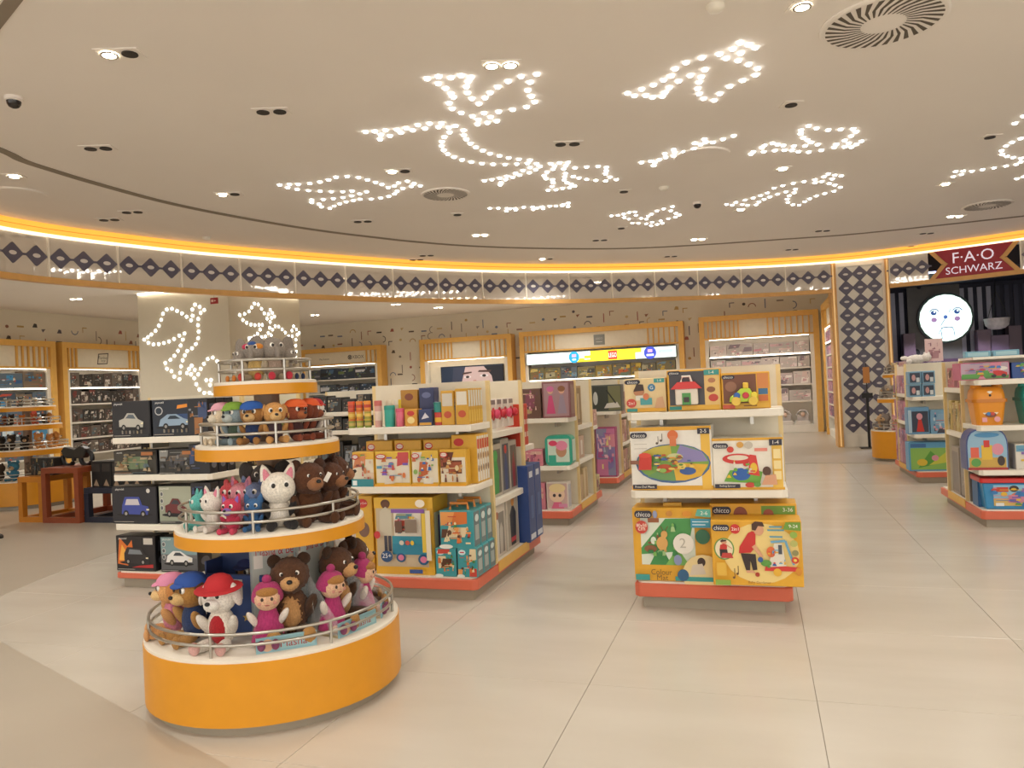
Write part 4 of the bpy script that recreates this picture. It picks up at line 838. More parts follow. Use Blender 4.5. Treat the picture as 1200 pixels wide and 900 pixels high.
# second shelf
LG = [('e', .2, .86, .15, .08, '#c8322c'), ('e', .2, .865, .12, .05, '#e8e0d8'), ('t', 'Play-Doh', .2, .865, .045, '#b02a2a', .22)]
foods = [('#e6b43c', ['#c8584a', '#e0c8b0', '#6a9a4a', '#d88a5a', '#8a4a3a'], 'yellow dough set with small cookies picture and teal strip, leftmost'), ('#e8c040', ['#c84a4a', '#8a4ab0', '#5a9ab8', '#e8e0d0', '#d87a3a', '#7a5ab8'], 'wide yellow dough set with toy dogs and purple pieces'), ('#e6bc44', ['#e8e4d8', '#3a6ab0', '#c86a3a', '#8ab05a', '#f0ecdc'], 'yellow dough set with a kitchen tray picture'), ('#e0ae3c', ['#c88a4a', '#a8583a', '#e8d0a0', '#6a3a2a', '#d8a05a'], 'yellow dough set with a golden waffle picture')]
for k, (r_, (c, pal, lab)) in enumerate(zip((drect(76, 332, 162, 447), drect(165, 330, 304, 447), drect(306, 327, 414, 445), drect(417, 322, 522, 443)), foods)):
    px_box('dough_set', lab + ', on the middle shelf', 'box', r_, 5.16, .825, .09, c, [('r', .03, .1, .97, .78, '#e9dfc8')] + art(40 + k, pal, 16) + LG + ([('r', 0, 0, 1, .22, '#2f8a94'), ('r', .05, .04, .25, .18, '#e8f0ee')] if k == 0 else [('r', 0, 0, 1, .07, '#e8a82c')]), group='dough sets on the middle shelf')
for k in range(5):
    carton('dough_set', 'yellow dough set edge-on at the middle shelf end, %s from the front' % ORD[k], 'box', (-2.08, 5.27 + k * .052, .825), 'front', .2, .048, .36, '#e0ae3c', [('e', .3, .85, .2, .08, '#c8322c')], [('r', .06, .04, .94, .96, '#ebe4d4'), ('e', .5, .3, .28, .07, '#8a6a4a'), ('e', .5, .55, .28, .07, '#a87a4a'), ('r', .15, .7, .85, .9, '#d8563a')], 'dough sets on the middle shelf')
for k in range(3):
    for j in range(2): carton('dough_set', 'yellow dough set behind the front row, %s from left, %s row' % (ORD[k], ORD[j]), 'box', (-2.78 + k * .24, 5.28 + j * .1, .825), 'front', .22, .09, .33, '#dcaa3a', LG, (), 'dough sets on the middle shelf')
# bottom deck
px_box('playset_box', 'large playset box showing a child beside a turquoise food truck', 'box', drect(165, 510, 396, 815), 5.17, .17, .28, '#dba93a',
  [('r', .03, .06, .9, .98, '#c9b79a'), ('r', 0, .86, 1, 1, '#e6b83c'), ('r', 0, 0, 1, .1, '#e2ad33')] + [('e', .2, .92, .08, .055, '#5a3420'), ('e', .2, .9, .07, .045, '#6a4028'), ('p', [(.08, .5), (.3, .5), (.3, .82), (.2, .88), (.1, .82)], '#cfc6b0'), ('r', .16, .3, .21, .5, '#3a3a4a'), ('r', .23, .3, .28, .5, '#3a3a4a')] +
  [('r', .3, .3, .82, .5, '#2f94ae'), ('p', [(.82, .26), (.94, .26), (.94, .62), (.82, .66)], '#2f94ae'), ('r', .34, .5, .8, .8, '#e8e0d2'), ('r', .3, .8, .86, .85, '#8a5ab0'), ('p', [(.3, .4), (.96, .4), (.96, .26), (.3, .26)], '#2b86a4'), ('e', .44, .22, .08, .06, '#1f5a86'), ('e', .44, .22, .05, .038, '#d87aa0'), ('e', .82, .2, .09, .07, '#1f5a86'), ('e', .82, .2, .055, .042, '#d87aa0'), *sub(art(305, ['#6a4a3a', '#c85a4a', '#e8c23a', '#d8d0c0', '#8a7a6a', '#5a8a9a', '#b86a8a'], 16), .34, .5, .8, .8), ('r', .83, .3, .9, .8, '#e8c84a'), ('e', .48, .42, .04, .03, '#d8d0c0'), ('e', .58, .42, .04, .03, '#c85a4a'), ('e', .66, .42, .03, .03, '#e8c23a'), ('r', .38, .55, .5, .7, '#6a4a3a'), ('r', .55, .55, .75, .72, '#8a7a6a'), ('e', .22, .24, .1, .075, '#234a7a'), ('t', '25+', .22, .25, .06, '#f0f0f0', .16), ('e', .07, .52, .055, .05, '#c8383a'), ('r', .6, .03, .82, .08, '#3a5a9a'), ('e', .82, .93, .08, .05, '#f0e8d8'), ('r', .9, .2, .98, .84, '#e8ddc4')],
  [('r', .06, .04, .94, .8, '#d8cbb0'), ('r', .3, .2, .7, .75, '#8a6a9a'), ('r', 0, .86, 1, 1, '#d8aa34')])
px_box('playset_box', 'yellow dough playset box left of the food truck box, mostly hidden', 'box', drect(88, 504, 160, 815), 5.24, .17, .25, '#dfae38', [('e', .45, .9, .3, .06, '#c8322c'), ('t', 'Play-Doh', .45, .9, .035, '#f0e8e0', .5), ('e', .5, .55, .3, .1, '#7a5a4a'), ('e', .4, .3, .25, .06, '#e0d8c8')])
PO = ['#e8a05a', '#c8483a', '#5a3a2a', '#e8d8b0', '#4a8a4a', '#d8783a']
def potato(label, rect, z, kind, n):
    r = rect
    fig = art(51 + kind, PO, 14 if kind < 2 else 18)
    sh = [('r', .03, .03, .97, .97, '#3f9ca6'), ('e', .25, .85, .18, .09, '#d8eef0'), ('r', .14, .83, .36, .87, '#c83a4a')] + fig + [('e', .2, .06, .2, .06, '#e8ece4')]
    for k in range(n):
        ua, ub = on_v(r[0], (r[1] + r[3]) / 2, 5.14)[0], on_v(r[2], (r[1] + r[3]) / 2, 5.14)[0]; h = on_v((r[0] + r[2]) / 2, r[1], 5.14)[1] - z
        o = carton('potato_toy_box', label + (', frontmost' if k == 0 else ', %s from the front' % ORD[k]), 'box', ((ua + ub) / 2, 5.14 + k * .135, z), 'front', ub - ua - .006, .125, h, '#4aa2a8', sh, [('r', .05, .05, .95, .95, '#6a7a7c'), ('r', .2, .2, .8, .6, '#a8b4b0'), ('e', .5, .78, .3, .1, '#d8e4e0')], 'teal toy figure boxes', key='pot%d%s' % (kind, label[:9]))
        if kind == 2:
            MB().tube([(-.07, .06, h), (-.065, .06, h + .045), (.065, .06, h + .045), (.07, .06, h)], .011).build('handle', plastic('#d8873a'), o)
    return h
hA = potato('teal toy figure box of the lower left stack', drect(401, 708, 483, 817), .17, 0, 3)
potato('teal toy figure box of the lower right stack', drect(486, 708, 565, 816), .17, 1, 3)
potato('teal toy suitcase box with orange handle', drect(417, 562, 552, 694), .17 + hA + .001, 2, 3)

# side bay of the dough gondola (faces right)
U = -1.98
bl = 'red and white toy pack hanging in the dough gondola side, %s from the front'
for k in range(5):
    o = carton('blister_pack', bl % ORD[k], 'toy pack', (U - .06, 5.69 + k * .155, 1.19), 'right', .13, .03, .24, '#e0d6cc', [('r', .1, .82, .9, .97, '#8a7a78'), ('e', .5, .5, .36, .22, '#c8383e')], group='hanging toy packs')
    MB().lathe([(.001, 0), (.03, .01), (.04, .03), (.03, .05), (.001, .06)], seg=14).build('toy', plastic(('#c22a3a', '#d8446a')[k % 2]), o, (0, -.002, .12), (PI / 2, 0, 0), smooth=True)
    MB().tube([(0, .03, .225), (0, .16, .225)], .004).build('hook', STEEL, o)
carton('figure_box', 'window box with a green creature figure in the dough gondola side', 'box', (U - .04, 5.78, .65), 'right', .3, .2, .42, '#b8b0a0', [('r', .08, .06, .92, .9, '#6a665c'), ('p', [(.3, .06), (.7, .06), (.75, .4), (.6, .72), (.42, .74), (.3, .4)], '#3f9a4a'), ('e', .5, .78, .17, .11, '#4aa852')], [('r', .1, .1, .9, .9, '#8a8478')])
carton('figure_box', 'grey window box with blue figure beside the green creature', 'box', (U - .04, 6.04, .65), 'right', .2, .2, .45, '#a8a298', [('r', .1, .06, .9, .9, '#55565e'), ('p', [(.35, .06), (.65, .06), (.7, .5), (.5, .8), (.3, .5)], '#3a4a7a'), ('e', .5, .8, .16, .08, '#c8382f')])
carton('figure_box', 'pale window box with red figure at the rear of the middle side shelf', 'box', (U - .04, 6.25, .65), 'right', .2, .2, .42, '#b4aca2', [('r', .1, .06, .9, .9, '#6a6058'), ('p', [(.35, .06), (.65, .06), (.7, .5), (.5, .8), (.3, .5)], '#9a3a3a')])
carton('figure_box', 'tall white figure box low in the dough gondola side, near the front', 'box', (U - .04, 5.79, .17), 'right', .34, .2, .44, '#ddd5c8', [('r', .1, .06, .9, .8, '#8a857c'), ('p', [(.3, .06), (.48, .06), (.52, .6), (.4, .75), (.26, .6)], '#d8d4cc'), ('e', .4, .76, .09, .07, '#a86a4a'), ('p', [(.56, .06), (.74, .06), (.78, .5), (.66, .62), (.54, .5)], '#c8c2b8')])
carton('figure_box', 'tall box with a dark suited figure low in the dough gondola side', 'box', (U - .04, 6.16, .17), 'right', .32, .2, .48, '#d0c8ba', [('r', .08, .06, .92, .9, '#b0a898'), ('p', [(.3, .06), (.7, .06), (.78, .6), (.5, .78), (.24, .6)], '#26262c'), ('e', .5, .82, .13, .09, '#c88a3a'), ('r', .3, .12, .7, .2, '#c8303a')])
for k in range(4):
    carton('red_box', 'slim red box at the rear end of the dough gondola, %s from the front' % ORD[k], 'box', (-2.0, 6.44 + k * .065, 1.0), 'right', .06, .2, .37, '#c8432f', [('r', .2, .5, .8, .62, '#e8d8c8'), ('r', .2, .2, .8, .32, '#e8d8c8'), ('r', .2, .7, .8, .9, '#d8604a')], (), 'slim red boxes')
for k in range(2):
    carton('blue_box', 'tall dark blue box at the rear end of the dough gondola, %s one' % ('nearer', 'farther')[k], 'box', (-1.93, 6.45 + k * .21, .172), 'right', .2, .3, .66, '#2f4a86', [('r', .2, .84, .7, .92, '#dfe4ee'), ('r', .12, .03, .88, .1, '#dfe4ee'), ('r', .3, .3, .7, .6, '#4a66a0')], [('r', .2, .1, .8, .9, '#3a5690')], 'tall blue boxes')

# ------------------------------------------------------------------ doll gondola, pink gondola
PK = ['#c87a8a', '#8a4a5a', '#d8b0a0', '#6a4a4a', '#e8c8b8', '#a85a7a', '#b8a070']
def lp(x, y): return (600 + x / 4.5, 420 + y / 4.5)
def lrect(a, b, c, d): return (*lp(a, b), *lp(c, d))
def doll_shape(x, hair, dress): return [('e', x, .74, .1, .08, '#d8a88c'), ('e', x, .8, .13, .08, hair), ('p', [(x - .16, .12), (x + .16, .12), (x + .06, .62), (x - .06, .62)], dress)]
px_box('doll_box', 'window box with two pink-dressed dolls, right on the upper shelf', 'box', lrect(158, 122, 308, 294), 8.1, 1.17, .2, '#8a5a5a', [('r', .06, .05, .94, .95, '#a8848a')] + doll_shape(.3, '#c86a9a', '#c84a7a') + doll_shape(.7, '#8a5a3a', '#9a8a9a'), [('r', .1, .1, .9, .9, '#9a7a72')])
px_box('doll_box', 'brown window box with doll left of the two-doll box', 'box', lrect(40, 160, 152, 300), 8.1, 1.17, .2, '#6a4a3e', art(71, PK, 12), [])
bag = empty('suitcase_box', ((on_v(638, 525, 8.1)[0] + on_v(671, 525, 8.1)[0]) / 2, 8.1, .65)); tag(bag, 'teal rounded suitcase box on the middle shelf of the doll gondola', 'suitcase')
def rrect(w, h, r, n=5): return [(sx * (w / 2 - r) + r * math.cos(a + k * PI / 2 / n), sy + r * math.sin(a + k * PI / 2 / n)) for sx, sy, a in ((1, r, -PI / 2), (1, h - r, 0), (-1, h - r, PI / 2), (-1, r, PI)) for k in range(n + 1)]
MB().prism(rrect(.3, .33, .06), 0, .16).build('shell', plastic('#3aa890'), bag, (0, .16, 0), (PI / 2, 0, 0))
add_print(bag, [('r', .1, .12, .9, .88, '#cfe0d0'), ('e', .6, .5, .2, .22, '#b88a6a'), ('e', .62, .66, .22, .16, '#e08aa8'), ('r', .12, .12, .4, .35, '#3aa890'), ('e', .3, .74, .16, .09, '#d8466a')], .3, .33)
for k in range(4): MB().box(.151, .156, .02 + k * .035, .035 + k * .035, .05, .28).build('stripe', plain('#e0e6d8'), bag)
px_box('doll_box', 'white box with a big-haired doll picture low on the doll gondola', 'box', lrect(182, 652, 298, 800), 8.1, .17, .14, '#d8cfc6', [('r', .05, .05, .95, .95, '#c8a8a0'), ('e', .48, .56, .36, .3, '#e6c8ac'), ('e', .5, .78, .38, .16, '#e6d09a'), ('e', .36, .52, .07, .06, '#3a3038'), ('e', .62, .52, .07, .06, '#3a3038'), ('p', [(.2, .05), (.8, .05), (.66, .28), (.34, .28)], '#d8688a'), ('r', .55, .1, .93, .22, '#d890b0')], [('r', .1, .1, .9, .9, '#b8b4b8')])
px_box('doll_box', 'pink doll box at the left of the lower doll gondola deck', 'box', lrect(60, 660, 176, 800), 8.1, .17, .14, '#c87a8a', art(74, PK, 10))
px_box('doll_box', 'pink doll box at the left of the middle doll shelf', 'box', lrect(60, 480, 164, 556), 8.1, .65, .14, '#d0808e', art(75, PK, 10))
UL = -1.985
carton('doll_box', 'tall tan window box high in the doll gondola side', 'box', (UL - .03, 8.82, 1.05), 'right', .3, .25, .46, '#b89a70', [('r', .15, .06, .85, .94, '#8f7650'), ('r', .3, .15, .6, .8, '#c8b08a')])
carton('doll_box', 'pinkish box on the middle shelf of the doll gondola side', 'box', (UL - .03, 8.86, .66), 'right', .3, .25, .26, '#c0a088', [('r', .4, .15, .7, .8, '#e0d8cc')])
carton('doll_box', 'tan box low in the doll gondola side, nearer one', 'box', (UL - .03, 8.76, .17), 'right', .2, .25, .3, '#c0a078', [('r', .1, .1, .4, .9, '#8a6a4a')])
carton('doll_box', 'cream box low in the doll gondola side, farther one', 'box', (UL - .03, 9.02, .17), 'right', .22, .25, .36, '#cfb890', [('r', .5, .05, .8, .95, '#b09060')])
for k, z in enumerate((1.0, .6, .17)): carton('toy_pack', 'small pink and yellow pack at the rear of the doll gondola, %s' % ('high', 'middle', 'low')[k], 'toy pack', (UL + .0, 9.6, z if k != 1 else .17 + .2), 'right', .2, .25, .2, ('#c89a8a', '#d0a890', '#b8a878')[k], art(80 + k, PK, 8), (), 'rear packs of the doll gondola') if k != 1 else None
def pp(x, y): return (660 + x / 6.43, 440 + y / 6.43)
px_box('playset_box', 'box with a dark picture and white boat on the far middle gondola', 'box', (*pp(215, 70), *pp(440, 243)), 11.02, 1.12, .2, '#5a5f56', [('r', .03, .05, .55, .95, '#3c423c'), ('r', .55, .05, .97, .95, '#7a7a56'), ('p', [(.4, .12), (.95, .14), (.85, .34), (.5, .3)], '#d8d4cc'), ('e', .12, .5, .08, .25, '#c8ccc8'), ('l', .5, .8, .8, .3, .02, '#2a2e2a')])
px_box('dollhouse_box', 'tall magenta dollhouse box on the far middle gondola', 'box', (*pp(245, 390), *pp(400, 760)), 11.02, .17, .16, '#a84a74', [('r', .05, .03, .95, .97, '#8a8aa8'), ('r', .55, .62, .95, .82, '#d8567a'), ('p', [(.2, .5), (.5, .5), (.35, .85)], '#b0b8c8')] + art(77, ['#d8a0c0', '#c87aa0', '#e0c8d0', '#8a7ab0', '#e8d890', '#d890a0', '#b05a90', '#e8b8c8'], 26), [('r', .05, .03, .95, .97, '#a0466e')])
px_box('toy_pack', 'beige pack left of the tall magenta box', 'toy pack', (*pp(180, 380), *pp(238, 560)), 11.02, .17, .16, '#c8b090', art(78, PK, 8), hz=.75)
for zi, z in enumerate((1.05, .62, .17)): side_goods(-1.985, 11.5, 12.2, z, 3, .34, ['#a87a5a', '#b88a7a', '#9a8a6a'], 'warm-coloured toy box in the far middle gondola side, %s from front, ' + ('high', 'middle', 'low')[zi], pals=PK, group='side goods of the far middle gondola')

# ------------------------------------------------------------------ right-hand gondolas
def ap(x, y): return (1080 + x / 3.75, 400 + y / 3.75)
def arect(a, b, c, d): return (*ap(a, b), *ap(c, d))
BR = ['#c8483a', '#3a7ab8', '#e0b83a', '#5a9a4a', '#d88aa0', '#8a6ab0']
px_box('block_set', 'pink block set box with a red toy car, under the top board', 'box', arect(168, 92, 388, 176), 8.22, 1.385, .3, '#c86a8a', [('r', .02, .05, .98, .95, '#b8a0b0'), ('r', .02, .05, .98, .25, '#5a8a4a'), ('p', [(.6, .2), (.95, .2), (.95, .38), (.8, .52), (.68, .5)], '#c8322f'), ('e', .68, .2, .05, .1, '#2a2a2e'), ('e', .88, .2, .05, .1, '#2a2a2e'), ('e', .82, .62, .14, .12, '#e0dcd4')] + art(91, BR, 12), [('r', .05, .05, .95, .95, '#b05a7a')])
px_box('block_set', 'blue block set box right of the pink one, at the frame edge', 'box', arect(395, 88, 600, 174), 8.22, 1.385, .3, '#2f4f90', art(92, BR, 14))
def bucket(label, u, v, z, w, h, d, body, face):
    o = empty('block_bucket', (u, v, z)); tag(o, label, 'bucket', 'lidded block buckets')
    mb = MB(); m = plastic(body)
    P0 = rrect(w * .82, d * .82, .05); P1 = rrect(w, d, .05)
    n = len(P0); z1 = h * .6
    mb.v = [(x, y + d * .09, 0) for x, y in P0] + [(x, y, z1) for x, y in P1]
    mb.f = [tuple(reversed(range(n))), tuple(range(n, 2 * n))] + [(i, (i + 1) % n, n + (i + 1) % n, n + i) for i in range(n)]
    b = mb.build('bin', m, o)
    MB().prism(rrect(w * 1.1, d * 1.06, .05), z1, z1 + .03).build('rim', plastic('#c87a1c' if face else '#1f7f78'), o, (0, -d * .03, 0))
    mb = MB(); L = [(1.0, 0), (.99, .35), (.92, .75), (.74, 1.0)]; base = rrect(w, d, .06)
    cy = d / 2
    for s_, t in L: mb.v += [(x * s_, cy + (y - cy) * s_, z1 + .03 + t * (h * .4 - .03)) for x, y in base]
    n = len(base)
    for k in range(3): mb.f += [(k * n + i, k * n + (i + 1) % n, (k + 1) * n + (i + 1) % n, (k + 1) * n + i) for i in range(n)]
    mb.f += [tuple(range(3 * n, 4 * n))]
    mb.build('lid', m, o, smooth=True)
    for s_ in (-1, 1):
        MB().lathe([(.05, 0), (.045, .03), (.02, .045)], seg=12).build('ear', m, o, (s_ * w * .33, d * .4, h * .97))
    if face:
        ff = empty('lid_face', (0, 0, 0)); ff.parent = o
        ff.name = 'lid_face'
        bpy.data.objects.remove(ff)
        MB().lathe([(.05, 0), (.045, .012), (.02, .016)], seg=14).build('muzzle', plastic('#efe4d2'), o, (0, .02, z1 + h * .17), (PI / 2, 0, 0))
        for s_ in (-1, 1): MB().lathe([(.018, 0), (.015, .008)], seg=10).build('eye', plastic('#4a5a66'), o, (s_ * .085, .02, z1 + h * .2), (PI / 2, 0, 0))
        MB().lathe([(.014, 0), (.01, .008)], seg=10).build('nose', BLACK, o, (0, .006, z1 + h * .18), (PI / 2, 0, 0))
        add_print(o, [('e', .3, .65, .2, .2, '#e8e0d2'), ('e', .7, .65, .2, .2, '#e8e0d2'), ('e', .5, .45, .28, .14, '#7a4a3a'), ('e', .4, .5, .1, .1, '#3a7ab8'), ('e', .6, .5, .1, .1, '#c8483a'), ('r', .06, .06, .3, .3, '#e0a0a8'), ('e', .8, .2, .15, .15, '#e0a0a8')], w * .62, z1 * .8, loc=(0, d * .045 - .012, z1 * .1), rot=(math.atan2(-d * .09, z1), 0, 0))
    return o
uA, uB = on_v(ap(222, 300)[0], ap(0, 300)[1], 8.24)[0], on_v(ap(382, 300)[0], ap(0, 300)[1], 8.24)[0]
bucket('orange lidded block bucket with an animal face lid', (uA + uB) / 2, 8.22, .955, uB - uA - .03, .36, .3, '#e39328', True)
bucket('teal lidded block bucket right of the orange one', uB + .25, 8.22, .955, uB - uA - .03, .36, .3, '#2a9a90', False)
bagB = empty('toy_backpack', ((on_v(1131, 527, 8.2)[0] + on_v(1183, 527, 8.2)[0]) / 2, 8.2, .54)); tag(bagB, 'rounded clear backpack of blocks with a colourful picture front', 'backpack')
wB, hB = on_v(1183, 527, 8.2)[0] - on_v(1131, 527, 8.2)[0] - .02, .385
def arch(w, h, n=10): return [(-w / 2, 0), (w / 2, 0)] + [(w / 2 * math.cos(PI * i / n) ** 1 if i in (0, n) else (w / 2) * (abs(math.cos(PI * i / n)) ** .5) * (1 if math.cos(PI * i / n) > 0 else -1), h * .6 + h * .4 * math.sin(PI * i / n)) for i in range(n + 1)]
MB().prism(arch(wB, hB), 0, .22).build('bag_body', plastic('#3a4a86'), bagB, (0, .225, 0), (PI / 2, 0, 0))
add_print(bagB, [('p', [(x / wB * .94 + .5, z / hB * .94 + .03) for x, z in arch(wB, hB)], '#8fb4cc'), ('r', .06, .06, .94, .3, '#c8a24a'), ('r', .1, .3, .3, .55, '#d8604a'), ('r', .36, .25, .62, .6, '#e0b83a'), ('r', .42, .55, .56, .72, '#c8382f'), ('e', .75, .5, .14, .14, '#d890a0'), ('e', .5, .85, .3, .06, '#4a8ab8'), ('e', .82, .22, .09, .12, '#3a2a26'), ('e', .22, .18, .12, .1, '#5a9a4a'), ('r', .03, 0, .97, .06, '#a83a34')], wB, hB)
MB().tube([(-.05, .1, hB - .002), (-.045, .1, hB + .02), (.045, .1, hB + .02), (.05, .1, hB - .002)], .008).build('handle', plastic('#3a4a86'), bagB)
px_box('block_set', 'white block set box right of the backpack', 'box', arect(412, 450, 600, 555), 8.22, .54, .28, '#d8d2c6', [('r', .02, .7, .98, .95, '#6aa0b8')] + art(94, BR, 12))
px_box('block_set', 'grey block set box behind the backpack edge', 'box', arect(188, 440, 205, 545), 8.36, .54, .1, '#5a5a6a', [('r', .1, .1, .9, .9, '#7a6a8a')])
tb = empty('storage_tub', (2.26, 8.2, .17)); tag(tb, 'blue storage tub of blocks with a red lid on the plinth', 'storage tub')
mb = MB(); mb.v = [(x, y, z) for z, k in ((0, .92), (.245, 1.0)) for x, y in ((-.3 * k, .01), (.3 * k, .01), (.3 * k, .36), (-.3 * k, .36))]; mb.f = [(3, 2, 1, 0), (4, 5, 6, 7), (0, 1, 5, 4), (1, 2, 6, 5), (2, 3, 7, 6), (3, 0, 4, 7)]
mb.build('tub_body', plastic('#2f86b8'), tb, bevel=.01)
MB().prism(rrect(.64, .38, .03), .245, .29).build('lid', plastic('#cf2f2c'), tb, bevel=.006)
add_print(tb, [('r', .12, .12, .98, .92, '#8fc0d8'), ('r', .12, .12, .98, .4, '#d8b86a'), ('r', .16, .66, .34, .84, '#c8442f'), ('e', .42, .78, .07, .12, '#3a2a26'), ('e', .5, .45, .14, .2, '#d0805a'), ('e', .76, .5, .16, .24, '#e8dcc0')] + art(95, BR, 14) + [('r', .14, .12, .26, .24, '#e8e8e4'), ('r', .7, .12, .82, .22, '#e8e8e4')], .56, .24, loc=(0, .008, .005))
carton('storage_tub_spare', 'dark blue tub behind the red-lidded tub at left', 'storage tub', (1.99, 8.34, .17), 'front', .08, .2, .26, '#2a5f90', [('r', .1, .1, .9, .9, '#3a6fa0')])
# side bay, facing left
UA_ = 1.945
for k in range(3): carton('toy_box', 'pink box on the high side shelf of the block gondola, %s from the front' % ORD[k], 'box', (UA_ + .03, 8.86 + k * .24, 1.3), 'left', .22, .2, .21 + .03 * (k == 1), '#b8707a', art(100 + k, PK, 10), (), 'side goods of the block gondola')
for k in range(5): carton('toy_box', 'yellowish slim box on the middle side shelf of the block gondola, %s from front' % ORD[k], 'box', (UA_ + .03, 8.82 + k * .145, .84), 'left', .13, .2, .32 - .02 * (k % 2), ('#c8b070', '#b89a6a')[k % 2], art(105 + k, ['#8a7a4a', '#d8c890', '#a8703a', '#e0d8c0', '#6a6a4a'], 8), (), 'side goods of the block gondola')
carton('framed_set', 'tall flat grey shiny set leaning low in the block gondola side, nearer', 'box', (UA_ + .02, 8.86, .17), 'left', .36, .06, .62, '#77706c', [('r', .06, .04, .94, .96, '#8f8780'), ('l', .2, .2, .8, .45, .012, '#b8b0a8'), ('l', .3, .4, .6, .15, .01, '#b8b0a8'), ('e', .5, .75, .2, .08, '#a08a80')], bev=.003)
carton('framed_set', 'tall flat pale set low in the block gondola side, farther', 'box', (UA_ + .02, 9.24, .17), 'left', .3, .08, .5, '#a89c90', [('r', .1, .06, .9, .9, '#88807a')])
# second gondola on the right
def bp_(x, y): return (1000 + x / 3.6, 380 + y / 3.6)
def brect(a, b, c, d): return (*bp_(a, b), *bp_(c, d))
BL = ['#3a6a9a', '#8ab0cc', '#c8d8e0', '#c8584a', '#d8a0a8', '#4a4a5a']
for i in range(2):
    for j in range(2):
        r = brect(232 + 58 * i, 255 - 43 * j, 288 + 58 * i, 296 - 43 * j)
        px_box('figure_box', 'pale blue window box on the second right gondola, %s %s of four' % (('lower', 'upper')[j], ('left', 'right')[i]), 'box', r, 11.4, 1.15 + j * .172, .2, '#7aa4c0', [('r', .1, .12, .9, .88, '#3a4658'), ('e', .4, .5, .15, .25, '#c89a9a'), ('r', .6, .15, .85, .5, '#d0d8dc')], (), 'pale blue window boxes', hz=.168)
px_box('playset_box', 'blue window playset with a red figure, middle shelf of second right gondola', 'box', brect(228, 352, 322, 456), 11.4, .65, .2, '#6a9ac0', [('r', .2, .08, .95, .85, '#3a4254'), ('p', [(.4, .1), (.75, .1), (.62, .6), (.5, .6)], '#c8382f'), ('e', .55, .66, .14, .12, '#d89aa8'), ('r', .03, .05, .18, .9, '#b0c8d8')], hz=.36)
px_box('playset_box', 'small blue playset right of the red figure one', 'box', brect(325, 360, 420, 456), 11.4, .65, .2, '#7aa8c8', art(112, BL, 10))
px_box('playset_box', 'blue box with a green leafy picture on the second right plinth', 'box', brect(234, 497, 420, 610), 11.4, .16, .25, '#5a9ac0', [('r', .04, .05, .96, .8, '#8ab85a'), ('p', [(.2, .1), (.5, .7), (.8, .3)], '#5a9a3f'), ('p', [(.45, .2), (.95, .75), (.9, .3)], '#c8c84a'), ('e', .3, .3, .12, .12, '#d8b83a'), ('r', .04, .82, .4, .95, '#3a6aa0'), ('e', .6, .45, .08, .1, '#d890a0')])
for zi, z in enumerate((1.18, .79, .16)): side_goods(1.965, 11.95, 12.95, z, 4, (.26, .28, .5)[zi], ['#b87a94', '#a8708a', '#c898a4'], 'pink toy box in the second right gondola side, %s from front, ' + ('high', 'middle', 'low')[zi], pals=['#d8a0b0', '#8a5a8a', '#e8c8d0', '#b85a7a', '#7a6aa0'], face='left', group='side goods of the second right gondola')
# things standing on top of the right gondolas
pl = empty('plush_kitten', (2.12, 11.93, 1.6)); tag(pl, 'white fluffy plush lying on top of the second right gondola', 'plush toy')
for nm, l, s_ in (('body', (0, 0, .06), (.13, .07, .06)), ('head', (.12, -.03, .08), (.06, .055, .055)), ('ear', (.1, -.03, .13), (.016, .012, .022)), ('ear', (.15, -.03, .13), (.016, .012, .022)), ('paw', (-.1, -.05, .03), (.04, .03, .03)), ('tail', (-.15, .02, .08), (.05, .025, .03))): link(nm, furball(fur('#e6ddd4')), None, pl, l, (0, 0, 0), s_)
for k in range(3): carton('small_pack', 'small red and white pack on top of the second right gondola, %s' % ('left', 'middle', 'right')[k], 'toy pack', (1.98 + k * .001, 12.1 + k * .17, 1.57), 'left', .14, .05, .07, '#d0b0ac', [('e', .3, .5, .14, .25, '#b84a52'), ('e', .7, .5, .14, .25, '#b84a52')], (), 'small packs on the gondola top')
cardo = empty('card_sign', (on_v(1101, 420, 11.6)[0], 11.92, 1.6)); tag(cardo, 'pink notice card in a clear stand on the second right gondola', 'sign')
MB().box(-.11, .11, -.004, .004, .02, .33).build('card', plain('#d8b8b4'), cardo); MB().box(-.08, .08, -.04, .04, 0, .02).build('stand_foot', CLEAR, cardo)
add_print(cardo, art(120, ['#a87a80', '#8a5a66', '#c89a9c'], 9), .18, .28, loc=(0, -.004, .04))
dv = empty('scanner_post', (2.62, 8.5, 1.6)); tag(dv, 'white slim post standing on top of the block gondola', 'post')
MB().box(-.09, .09, -.06, .06, 0, .015).build('foot', plastic('#c8c2bc'), dv); MB().box(-.025, .025, -.02, .02, .015, .27).build('post', plastic('#d8d4d0'), dv, bevel=.006)
for k in range(2): carton('toy_pack', 'light blue pack lying on top of the block gondola, %s' % ('left', 'right')[k], 'toy pack', (2.05 + k * .24, 8.5, 1.6), 'front', .22, .1, .06, '#7ab0c8', [('r', .1, .2, .9, .8, '#a8d0dc')], (), 'packs on the block gondola')

